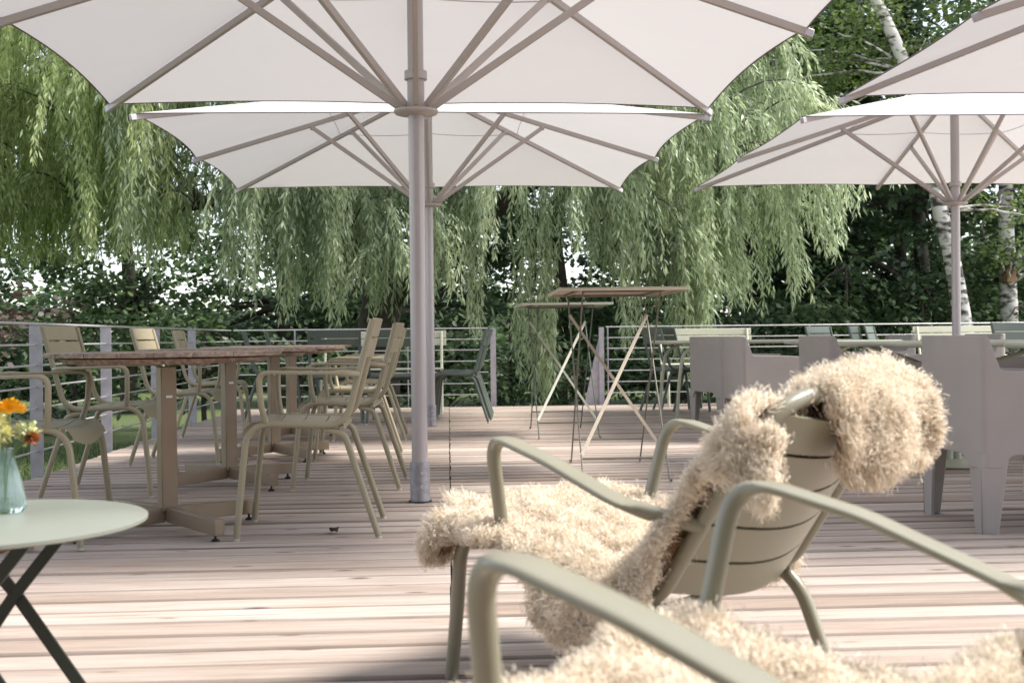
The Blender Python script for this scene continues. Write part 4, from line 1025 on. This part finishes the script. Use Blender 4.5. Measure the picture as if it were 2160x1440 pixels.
GBK = 'broadleaf trees standing beyond the railing'
k = 100
for (x, y, h, mat, lab) in [
    (-9.5, 21, 7.5, 'lime', 'bright green leafy tree at the upper left beyond the willow strands'),
    (-6.3, 23, 5.0, 'maple', 'dark green maple at the far left with sky glinting through'),
    (-3.6, 25, 5.0, 'maple', 'dark maple behind the left part of the willow'),
    (-0.6, 26, 4.6, 'darkleaf', 'dark tree directly behind the willow trunk'),
    (2.3, 24, 4.6, 'maple', 'maple seen through the opening between the hanging willow strands'),
    (5.2, 25, 5.5, 'maple', 'dark tree behind the right edge of the willow'),
    (7.2, 21.5, 7.0, 'darkleaf', 'darkest big tree right of the willow, with an upright black trunk'),
    (9.6, 24, 8.5, 'maple', 'tall dark tree between the willow and the leaning birch'),
    (12.4, 22, 7.0, 'maple', 'dark leafy tree at the far right behind the birches'),
    (8.6, 20.6, 6.6, 'darkleaf', 'dark leafy tree between the right parasol pole and the leaning birch'),
    (6.0, 22.5, 8.6, 'lime', 'tall bright lime-green tree above the right parasol, left of the birches'),
    ]:
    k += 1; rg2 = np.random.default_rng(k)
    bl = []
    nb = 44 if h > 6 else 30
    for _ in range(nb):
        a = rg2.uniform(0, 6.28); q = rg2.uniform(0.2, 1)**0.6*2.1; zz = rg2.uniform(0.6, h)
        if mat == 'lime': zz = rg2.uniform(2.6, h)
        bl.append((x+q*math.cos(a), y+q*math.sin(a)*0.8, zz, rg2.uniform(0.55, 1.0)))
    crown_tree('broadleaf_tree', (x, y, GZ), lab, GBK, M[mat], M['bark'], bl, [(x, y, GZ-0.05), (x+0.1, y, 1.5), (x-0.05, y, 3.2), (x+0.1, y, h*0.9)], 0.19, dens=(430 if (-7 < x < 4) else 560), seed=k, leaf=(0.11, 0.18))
# far tree belt
for i, x in enumerate(np.linspace(-17, 21, 13)):
    k += 1; x = float(x); y = 33+2.5*math.sin(i*2.3); h = (2.0 if x < 7 else 4.6)+1.0*math.sin(i*1.7)
    bl = blobs_in(x-1.9, x+1.9, y-1.2, y+1.2, -0.1, h, 24, (0.8, 1.3), k)
    crown_tree('broadleaf_tree', (x, y, GZ), ['small distant tree seen only through gaps in the nearer foliage'][0], 'distant trees behind everything', M['maple'], M['bark'], bl, [(x, y, GZ), (x, y, 1.5), (x, y, h)], 0.16, dens=150, seed=k, leaf=(0.18, 0.28))
# shrubs just beyond the railing
SH = ['far left corner beside the copper bush', 'left railing posts', 'left green pair of chairs', 'willow trunk on its left', 'willow trunk on its right', 'opening in the railing, left half', 'opening in the railing, right half', 'two dark green chairs by the bench', 'cream bench', 'single dark green chair', 'pair of dark green chairs', 'right parasol pole', 'right edge of the photo']
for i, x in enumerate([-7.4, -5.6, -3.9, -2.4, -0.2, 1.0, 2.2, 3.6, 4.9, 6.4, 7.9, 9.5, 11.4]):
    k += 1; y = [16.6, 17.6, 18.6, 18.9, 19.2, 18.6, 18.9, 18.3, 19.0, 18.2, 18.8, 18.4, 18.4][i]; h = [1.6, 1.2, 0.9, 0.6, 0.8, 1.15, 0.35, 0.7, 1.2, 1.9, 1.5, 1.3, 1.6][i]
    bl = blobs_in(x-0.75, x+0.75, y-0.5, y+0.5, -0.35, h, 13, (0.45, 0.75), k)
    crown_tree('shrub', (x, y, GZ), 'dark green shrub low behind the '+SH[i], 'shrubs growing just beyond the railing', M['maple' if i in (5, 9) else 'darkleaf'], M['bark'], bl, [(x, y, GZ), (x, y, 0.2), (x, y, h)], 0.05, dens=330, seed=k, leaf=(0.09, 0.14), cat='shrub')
# copper leaved tree at the left
bl = blobs_in(-5.6, -3.75, 9.6, 11.2, -0.15, 1.35, 28, (0.35, 0.58), 77)+[(-5.0, 10, 2.0, 0.6), (-5.5, 10.4, 2.5, 0.6)]
crown_tree('copper_tree', (-4.9, 10.4, GZ), 'copper-leaved small tree at the left edge outside the railing', None, M['copper'], M['bark'], bl, [(-4.9, 10.4, GZ), (-4.9, 10.4, 0.6), (-4.8, 10.4, 1.9)], 0.07, dens=800, seed=77, leaf=(0.05, 0.085), wratio=0.8)
# birches
bl = blobs_in(5.2, 8.6, 16.4, 18.4, 4.2, 8.2, 34, (0.5, 0.95), 81) + blobs_in(7.4, 8.6, 16.0, 17.0, 2.2, 4.2, 5, (0.35, 0.55), 82)
crown_tree('birch_tree', (7.72, 16.6, GZ), 'leaning white-barked birch just right of the right parasol pole', 'birch trees', M['birchleaf'], M['birch'], bl, [(7.72, 16.6, GZ-0.05), (7.62, 16.6, 0.9), (7.25, 16.6, 2.6), (6.85, 16.6, 4.6), (6.2, 16.6, 5.9), (5.7, 16.6, 7.2)], 0.155, dens=800, seed=81, leaf=(0.06, 0.10), flat=1.0)
bl = blobs_in(8.2, 11.5, 17.0, 19.8, 3.4, 8.4, 44, (0.5, 0.95), 83) + blobs_in(8.5, 9.9, 17.4, 18.3, 1.7, 3.3, 7, (0.3, 0.5), 84)
crown_tree('birch_tree', (9.35, 18.7, GZ), 'upright white-barked birch near the right edge with a nest box', 'birch trees', M['birchleaf'], M['birch'], bl, [(9.35, 18.7, GZ-0.05), (9.33, 18.7, 1.5), (9.28, 18.7, 3.2), (9.3, 18.7, 5.0), (9.4, 18.7, 7.4)], 0.17, dens=800, seed=83, leaf=(0.06, 0.10), flat=1.0)
root = empty('nest_box', (9.22, 18.45, 1.62)); tag(root, 'small wooden nest box hung on the upright birch', 'nest box')
b = MB(); b.box((0, 0, 0.11), (0.15, 0.14, 0.22)); b.build('box_body', M['nestwood'], root); b = MB(); b.box((0, -0.02, 0.232), (0.20, 0.22, 0.02)); b.build('roof', M['twig'], root)
b = MB(); b.tube([(0, -0.069, 0.14), (0, -0.074, 0.14)], 0.017, 12); b.build('entrance_hole', M['black'], root)
# grass beside the deck
n = 26000; P = np.stack([rng.uniform(-7.5, -2.6, n), rng.uniform(3, 16, n), np.full(n, GZ)], 1); D = unit(np.stack([rng.normal(0, 0.35, n), rng.normal(0, 0.35, n), np.ones(n)], 1)); S_ = unit(np.cross(D, rng.normal(0, 1, (n, 3))))
tag(leaf_mesh('grass', P, D, S_, rng.uniform(0.04, 0.09, n), np.full(n, 0.008), M['grassblade'], None, rng.random(n)), kind='stuff')
